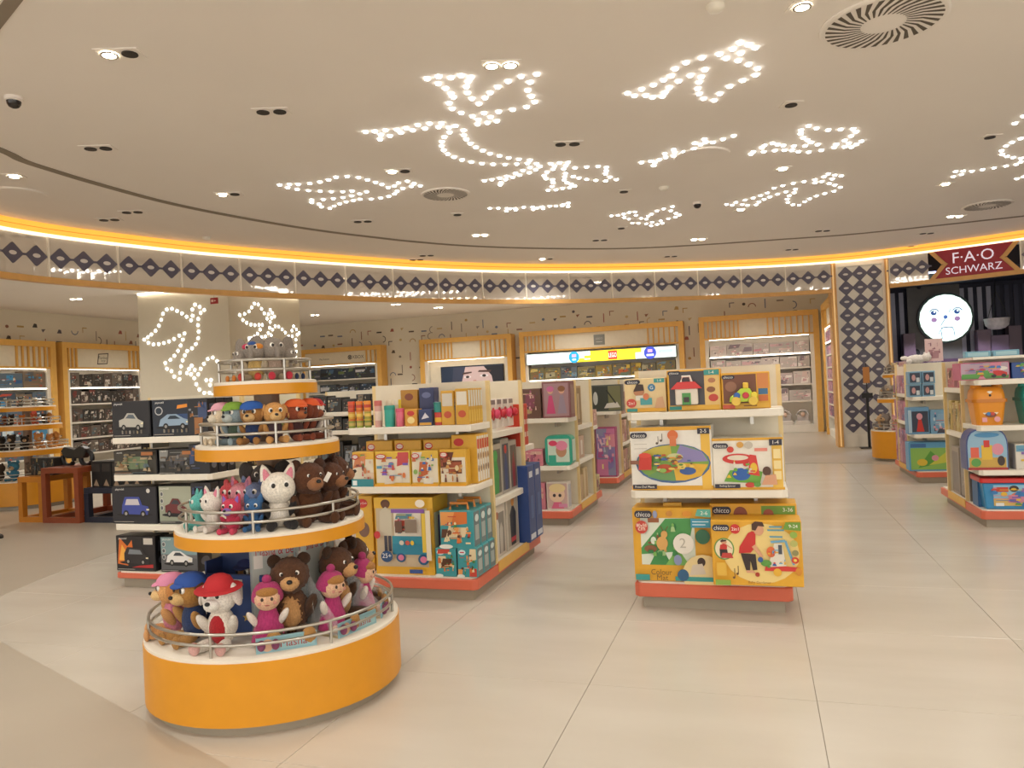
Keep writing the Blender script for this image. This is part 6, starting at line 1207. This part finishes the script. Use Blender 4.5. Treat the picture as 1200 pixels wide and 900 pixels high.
def fill_bay(b, iw, rows, cols, pal, lab, name, seed, group, cat='box', d=.25, gap=.012, sides=(), yoff=.07, n=9):
    r = random.Random(seed); M = b.matrix_world.copy(); rz = b.rotation_euler.z
    for ri, (z, h, k) in enumerate(rows):
        ws = [r.uniform(.7, 1.3) for _ in range(k)]; t = sum(ws); x = -iw / 2 + .02
        for i, q in enumerate(ws):
            w = q / t * (iw - .04); c = Vector((x + w / 2, yoff, 0)); c.rotate(Matrix.Rotation(rz, 3, 'Z'))
            carton(name, lab % (names_[ri], ORD[i]), cat, (b.location.x + c.x, b.location.y + c.y, z), rz, w - gap, d, h * r.uniform(.82, 1.0), r.choice(cols), art(r.randint(0, 9999), pal, n), (), group)
            x += w
fill_bay(b, iw, ((1.74, .4, 9), (1.3, .36, 9), (.86, .36, 9)), ['#6a6450', '#7a6f4a', '#55534c', '#8a7434', '#5a6268'], BRK, 'brick set on the %s shelf of the banner bay, %s from left', 'brick_set', 5, 'brick sets in the banner bay', n=12)
# white doll bay
b, iw = bay('wall bay of white and pink boxed baby dolls near the column', (.06, BACK_V, 0), 0, 3.1, 3.26, 2.66, (2.13, 1.75, 1.3, .85, .2), (2.66, 2.17), slats=(8, 8))
DP = ['#e8d8d4', '#c88a94', '#f0e8e0', '#d8b0b0', '#8a7a80', '#e0c8c0']
fill_bay(b, iw, ((2.13, .36, 5), (1.75, .3, 6), (1.3, .36, 6), (.85, .34, 5)), ['#c8beb6', '#d4c8c0', '#c4b4b0', '#bdb4ac'], DP, 'pale doll box on the %s shelf of the doll bay, %s from left', 'doll_box', 8, 'doll boxes in the doll bay', n=8)
for k in range(6):
    o = empty('doll_capsule', (b.location.x - 1.2 + k * .45, BACK_V + .2, .2)); tag(o, 'clear round-topped doll capsule on the lowest doll bay shelf, %s from left' % ORD[k], 'toy', 'doll capsules')
    MB().box(-.19, .19, -.1, .12, 0, .1).build('capsule_base', plastic('#d8d0c6'), o, bevel=.01)
    MB().tube([(.14 * math.cos(PI * i / 12), 0, .24 + .14 * math.sin(PI * i / 12)) for i in range(13)], .025).build('arch', plastic('#cfc8c4'), o, smooth=True)
    MB().box(-.14, .14, -.03, .03, .1, .26).build('clear_window', plastic('#b8b0ac'), o); link('doll_head', ball(plastic('#d8b8a4')), None, o, (0, -.04, .27), (0, 0, 0), (.06, .05, .06))
# screen bay
b, iw = bay('wall bay framing a large video screen', (-8.48, BACK_V, 0), 0, 3.0, 3.18, 2.55, (), (2.55,), slats=(8, 6))
MB().box(-1.25, 1.25, .2, .24, .16, 2.48).build('screen_wall', CREAM, b)
tv = MB().box(-1.02, 1.02, .12, .2, 1.2, 2.3).build('video_screen', BLACK, None, (-8.32, BACK_V, 0)); tag(tv, 'large video screen showing the upper half of a face', 'screen')
add_print(tv, [('r', 0, 0, 1, 1, '#2a3446'), ('p', [(.3, 0), (.88, 0), (.88, .6), (.84, .98), (.36, .98), (.3, .6)], '#b9a09c'), ('p', [(.2, .98), (.4, .98), (.34, .6), (.3, .3), (.16, .3)], '#3a3f50'), ('p', [(.7, .98), (1, .98), (1, .3), (.86, .3), (.82, .7)], '#1f2129'), ('p', [(.34, .76), (.5, .8), (.5, .84), (.36, .82)], '#4a3430'), ('p', [(.6, .82), (.8, .8), (.82, .86), (.62, .87)], '#4a3430'), ('e', .43, .69, .06, .035, '#c8c0c0'), ('e', .43, .69, .03, .035, '#38302e'), ('e', .7, .71, .07, .04, '#c8c0c0'), ('e', .7, .71, .032, .04, '#38302e'), ('p', [(.52, .6), (.57, .6), (.6, .25), (.5, .25)], '#a87c72')], 2.0, 1.06, 'screen_picture', (0, .12, 1.22), ink=glow_ink('screen_glow', .35))
# game console bay
b, iw = bay('wall bay of game consoles under gaming lettering', (-12.8, BACK_V, 0), 0, 2.95, 3.12, 2.6, (2.1, 1.66, 1.2, .75), (2.6,), slats=(0, 3))
hp = [c for c in b.children if c.name.startswith('header_panel')][0]
add_print(hp, [('e', .62, .5, .028, .2, '#5a564e'), ('e', .62, .5, .018, .13, '#d8cfbc'), ('l', .607, .4, .633, .6, .03, '#5a564e'), ('l', .607, .6, .633, .4, .03, '#5a564e'), ('t', 'XBOX', .73, .5, .28, '#5a564e', .17), ('t', 'PlayStation', .27, .44, .2, '#6a655c', .28)], 2.67, .38, 'lettering', (0, .1, 2.6))
fill_bay(b, iw, ((2.1, .38, 4), (1.66, .3, 5), (1.2, .34, 7), (.75, .34, 7)), ['#3a3a3e', '#c8c4bc', '#4a5058', '#2f3a48', '#5a564e'], ['#8a8a90', '#2a2a2e', '#c8c8cc', '#4a6a8a', '#6a7a4a'], 'console box on the %s shelf of the gaming bay, %s from left', 'console_box', 14, 'console boxes', n=7)
# left wall bays
b, iw = bay('left wall bay of blue vehicle sets, nearest the left edge', (LEFT_U, 12.5, 0), PI / 2, 4.0, 3.2, 2.58, (2.07, 1.66, 1.2, .8, .4), (2.58, 2.11), slats=(3, 6))
fill_bay(b, iw, ((2.07, .42, 5), (1.66, .32, 8), (1.2, .36, 6), (.8, .32, 6), (.4, .32, 6)), ['#3f7aa0', '#5a6a78', '#4a86a8', '#7a6a5a', '#3a4a5a'], ['#c8d8e0', '#3f8fc0', '#a86a4a', '#5a5a5a', '#2f5a8a', '#d8c8a8', '#b84a3a'], 'blue set box on the %s shelf of the left edge bay, %s from left', 'set_box', 21, 'blue set boxes in the left bay', n=9)
b, iw = bay('left wall bay of small figure boxes beside the white pillar', (LEFT_U, 16.05, 0), PI / 2, 2.74, 3.2, 2.58, (2.07, 1.66, 1.2, .8, .4), (2.58, 2.11), slats=(3, 3))
hp = [c for c in b.children if c.name.startswith('header_panel')][0]
add_print(hp, [('p', [(.4, .18), (.54, .22), (.56, .86), (.42, .8)], '#4a443c'), ('p', [(.413, .24), (.53, .27), (.547, .8), (.43, .75)], '#d8cfba'), ('t', 'Funko', .48, .58, .17, '#4a443c', .11), ('t', 'POP', .485, .38, .12, '#4a443c')], 2.4, .46, 'emblem', (0, .1, 2.58))
fill_bay(b, iw, ((2.07, .38, 7), (1.66, .36, 9), (1.2, .34, 8), (.8, .32, 8), (.4, .32, 8)), ['#4a4440', '#5a4a44', '#6a6058', '#3a3634'], ['#a89a8c', '#7a3a34', '#c8beb0', '#5a6a70', '#2a2826', '#d8cfc4'], 'dark figure box on the %s shelf of the pillar-side bay, %s from left', 'figure_box', 25, 'figure boxes in the left bay', n=9)
# side bay facing left, by the column
b, iw = bay('golden framed side bay of pink goods next to the column', (SIDE_U, 19.35, 0), -PI / 2, 3.2, 3.26, 2.7, (2.3, 2.0, 1.7, 1.4, 1.1, .8, .5), (2.7, 2.34), slats=(2, 2))
names_ = ('top', 'second', 'third', 'fourth', 'fifth', 'sixth', 'lowest')
fill_bay(b, iw, ((2.3, .32, 4), (2.0, .24, 5), (1.7, .25, 5), (1.4, .25, 5), (1.1, .25, 5), (.8, .25, 5), (.5, .25, 5)), ['#b87a94', '#8a6a90', '#c898a8', '#7a5a80'], ['#d8a0b8', '#6a4a7a', '#e8d0d8', '#c85a80', '#5a3a5a'], 'pink pack on the %s shelf of the side bay, %s from the back', 'toy_pack', 31, 'pink packs in the side bay', cat='toy pack', n=7)
ex = carton('emergency_sign', 'small green exit sign on the ceiling behind the fascia', 'sign', (on_v(808, 352, 19.0)[0], 19.0, 3.52), 'front', .3, .04, .18, '#2f7a4a', [('p', [(.2, .3), (.2, .7), (.4, .5)], '#d8f0dc'), ('r', .45, .4, .8, .6, '#d8f0dc')])
MB().tube([(0, .02, .18), (0, .02, CEIL - 3.52)], .008).build('hanger', STEEL, ex)

# ------------------------------------------------------------------ dark boutique on the right
BV = V1 - 1.2
slat = MB().box(-.05, .05, -.03, 0, 0, 1.9).mesh('slat'); slat.materials.append(mat('pale_slat', '#b4b4c0', .5, noise=.05))
slatd = MB().box(-.05, .05, -.03, 0, 0, 1.9).mesh('slat'); slatd.materials.append(mat('dark_slat', '#2c2c42', .5, noise=.05))
for k in range(30): link('wall_slat', slat if k < 13 else slatd, None, wall_b, (3.1 + k * .19, BV, 1.55))
PURPLE = mat('plum_panel', '#4a2c44', .5, noise=.06)
un = empty('plum_counter', (6.0, BV - .35, 0)); tag(un, 'plum coloured counter wall in the dark boutique', 'counter')
MB().box(-3.3, 3.4, -.1, .3, 0, 1.75).build('counter_body', PURPLE, un)
for k in range(5): MB().box(-2.9 + k * 1.3, -1.9 + k * 1.3, -.115, -.1, 1.0, 1.65).build('counter_panel', mat('plum_light', '#5f3a52', .45, noise=.05), un)
mu, mz = on_v(1108, 372.5, BV - .25); mr = (on_v(1139, 372, BV - .25)[0] - on_v(1077, 373, BV - .25)[0]) / 2
mo = empty('moon_display', (mu, BV - .25, mz)); tag(mo, 'round glowing moon display with a drawn face', 'lit display')
bk = MB().box(-.8, .35, .1, .13, -1.05, 1.1).build('backing_panel', mat('moon_backing', '#6a665f', .5, noise=.05), mo)
MB().lathe([(mr * 1.08, 0), (mr * 1.08, .1)], seg=48).build('dark_rim', mat('moon_rim', '#3a4f4c', .4, noise=.04), mo, (0, .1, 0), (PI / 2, 0, 0))
add_print(mo, [('e', .5, .5, .5, .5, '#e6fff2')] + [x for s in (-1, 1) for x in (('e', .5 + s * .22, .62, .055, .05, '#24407a'), ('e', .5 + s * .22 + .015, .64, .02, .02, '#e6fff2'), ('l', .5 + s * .22 - .08, .65, .5 + s * .22 - .02, .7, .02, '#24407a'), ('l', .5 + s * .22 - .02, .7, .5 + s * .22 + .06, .69, .02, '#24407a'), ('l', .5 + s * .22 + .06, .69, .5 + s * .22 + .1, .64, .02, '#24407a'), ('e', .5 + s * .22, .47, .055, .05, '#8a6a94'))] +
  [('e', .5, .52, .04, .04, '#3a5a9a'), ('l', .5, .5, .44, .4, .014, '#24407a'), ('l', .44, .4, .4, .34, .014, '#24407a'), ('l', .4, .26, .42, .06, .014, '#24407a'), ('l', .64, .26, .66, .1, .014, '#24407a'), ('e', .52, .28, .12, .03, '#24407a'), ('e', .52, .275, .1, .018, '#e6fff2'), ('l', .38, .24, .36, .16, .012, '#24407a'), ('l', .56, .6, .6, .68, .012, '#24407a')], mr * 2, mr * 2, 'moon_face', (0, -.001, -mr), ink=glow_ink('moon_glow', .95))
for k, (x, z, r) in enumerate(((-.66, .95, .1), (-.52, .8, .05), (.9, 1.0, .1), (1.0, -.8, .12), (-.66, -.8, .09))): MB().lathe([(r, 0), (r * .8, .03)], seg=16).build('crater_spot', mat('spot_grey', '#77757a' if k > 1 else '#26242a', .5, noise=.05), mo, (x, .1, z), (PI / 2, 0, 0))
bu, bz = on_v(1168, 372, BV - .6)
bw = empty('bowl_lamp', (bu, BV - .6, bz - .38)); tag(bw, 'white speckled hanging bowl lamp in the dark boutique', 'lamp')
MB().lathe([(.08, .1), (.17, .13), (.24, .2), (.27, .36), (.255, .36), (.22, .21), (.14, .145), (.001, .13)], seg=28).build('bowl', mat('speckled_bowl', '#d0cac8', .5, noise=.12, nscale=14), bw, smooth=True)
for a in (0, 2.1, 4.2): MB().tube([(.26 * math.cos(a), .26 * math.sin(a), .36), (0, 0, 1.0)], .008, 5).build('cord', BLACKMETAL, bw)
MB().tube([(0, 0, 1.0), (0, 0, 3.55 - (bz - .38))], .01, 6).build('cord', BLACKMETAL, bw)
for k, (px, py, s, c) in enumerate(((1154, 393, .28, '#6a5260'), (1172, 402, .38, '#6f5a70'), (1190, 388, .26, '#5a4652'), (1066, 397, .26, '#6a505c'))):
    u, z = on_v(px, py, BV - .5); carton('gift_cube', ('pale plum cube on the boutique counter, left of the white post', 'lilac cube on the boutique counter behind the white post', 'dusky plum cube at the right edge of the boutique counter', 'plum cube left of the glowing moon display')[k], 'box', (u, BV - .48, 1.75), 'front', s, .3, max(.2, z + s / 2 - 1.75), c, [('r', .1, .1, .9, .9, c)], (), 'cubes on the boutique counter')
for k in range(4):
    u, z = on_v(1064 + k * .1, 413 + k * 6, BV - 1.0)
lo = bpy.data.lights.new('boutique_fill_light', 'SPOT'); lo.energy = 420; lo.color = (.75, .8, 1.0); lo.spot_size = math.radians(120); lo.shadow_soft_size = .1
bl_ = empty('boutique_fill_lamp', (4.3, 18.7, 3.55)); tag(bl_, 'unseen bluish spotlight added under the dark boutique ceiling', 'ceiling light')  # unseen lamp added to brighten the slats and back wall
MB().lathe([(.08, 0), (.08, -.08), (.06, -.09)], seg=16).build('lamp_can', BLACKMETAL, bl_); x = bpy.data.objects.new('light_source', lo); COL.objects.link(x); x.parent = bl_; x.location = (0, 0, -.12)
MB().box(-.9, .9, -.04, .04, -.03, 0).build('light_bar', mat('blue_light_bar', '#dfe8ff', .4, emit='#b8c8ff', strength=3), None, (on_v(1120, 325, 17.95)[0], 18.0, 3.55)); tag(COL.objects[-1], 'pale blue light bar at the boutique ceiling edge', 'light bar')

# ------------------------------------------------------------------ passer-by at the left edge (only a shoe shows)
def person():
    o = empty('person', (-8.98, 6.8, 0), 0); tag(o, 'person in dark trousers and black shoes walking at the left edge', 'person')
    J = [((0, 0, .95), .13), ((0, 0, 1.18), .12), ((0, 0, 1.4), .13), ((.01, 0, 1.52), .055), ((.02, 0, 1.6), .08), ((.02, 0, 1.72), .09)]
    edges = [(0, 1), (1, 2), (2, 3), (3, 4), (4, 5)]
    def chain(root, pts):
        k = root
        for p, r in pts: J.append((p, r)); edges.append((k, len(J) - 1)); k = len(J) - 1
    for s, dx in ((1, .02), (-1, -.05)):
        chain(0, [((dx, s * .1, .86), .095), ((dx + .03, s * .1, .5), .065), ((dx, s * .1, .12), .045), ((dx + .02, s * .1, .05), .045)])
        chain(2, [((0, s * .19, 1.4), .055), ((-.03, s * .23, 1.12), .042), ((.04, s * .24, .88), .033), ((.06, s * .24, .78), .035)])
    me = bpy.data.meshes.new('figure'); me.from_pydata([j[0] for j in J], edges, []); b = link('body', me, mat('dark_clothes', '#26262c', .8, noise=.08), o)
    sk = b.modifiers.new('skin', 'SKIN'); sub = b.modifiers.new('sub', 'SUBSURF'); sub.levels = 2; sub.render_levels = 2
    for v, j in zip(me.skin_vertices[0].data, J): v.radius = (j[1], j[1])
    me.skin_vertices[0].data[0].use_root = True
    link('head', ball(mat('skin', '#b98a6c', .6)), None, o, (.03, 0, 1.68), (0, 0, 0), (.095, .08, .12)); link('hair', ball(mat('hair', '#2a201c', .8)), None, o, (.0, 0, 1.73), (0, 0, 0), (.1, .085, .1))
    for s, dx in ((1, .02), (-1, -.05)):
        m = MB(); prof = [(-.09, .0), (-.09, .09), (.02, .1), (.12, .06), (.19, .045), (.2, .0)]
        m.prism(prof, -.045, .045); m.build('shoe', mat('shoe_black', '#2a241f', .5, noise=.1), o, (dx + .03, s * .1, 0), (PI / 2, 0, 0), bevel=.012)
person()
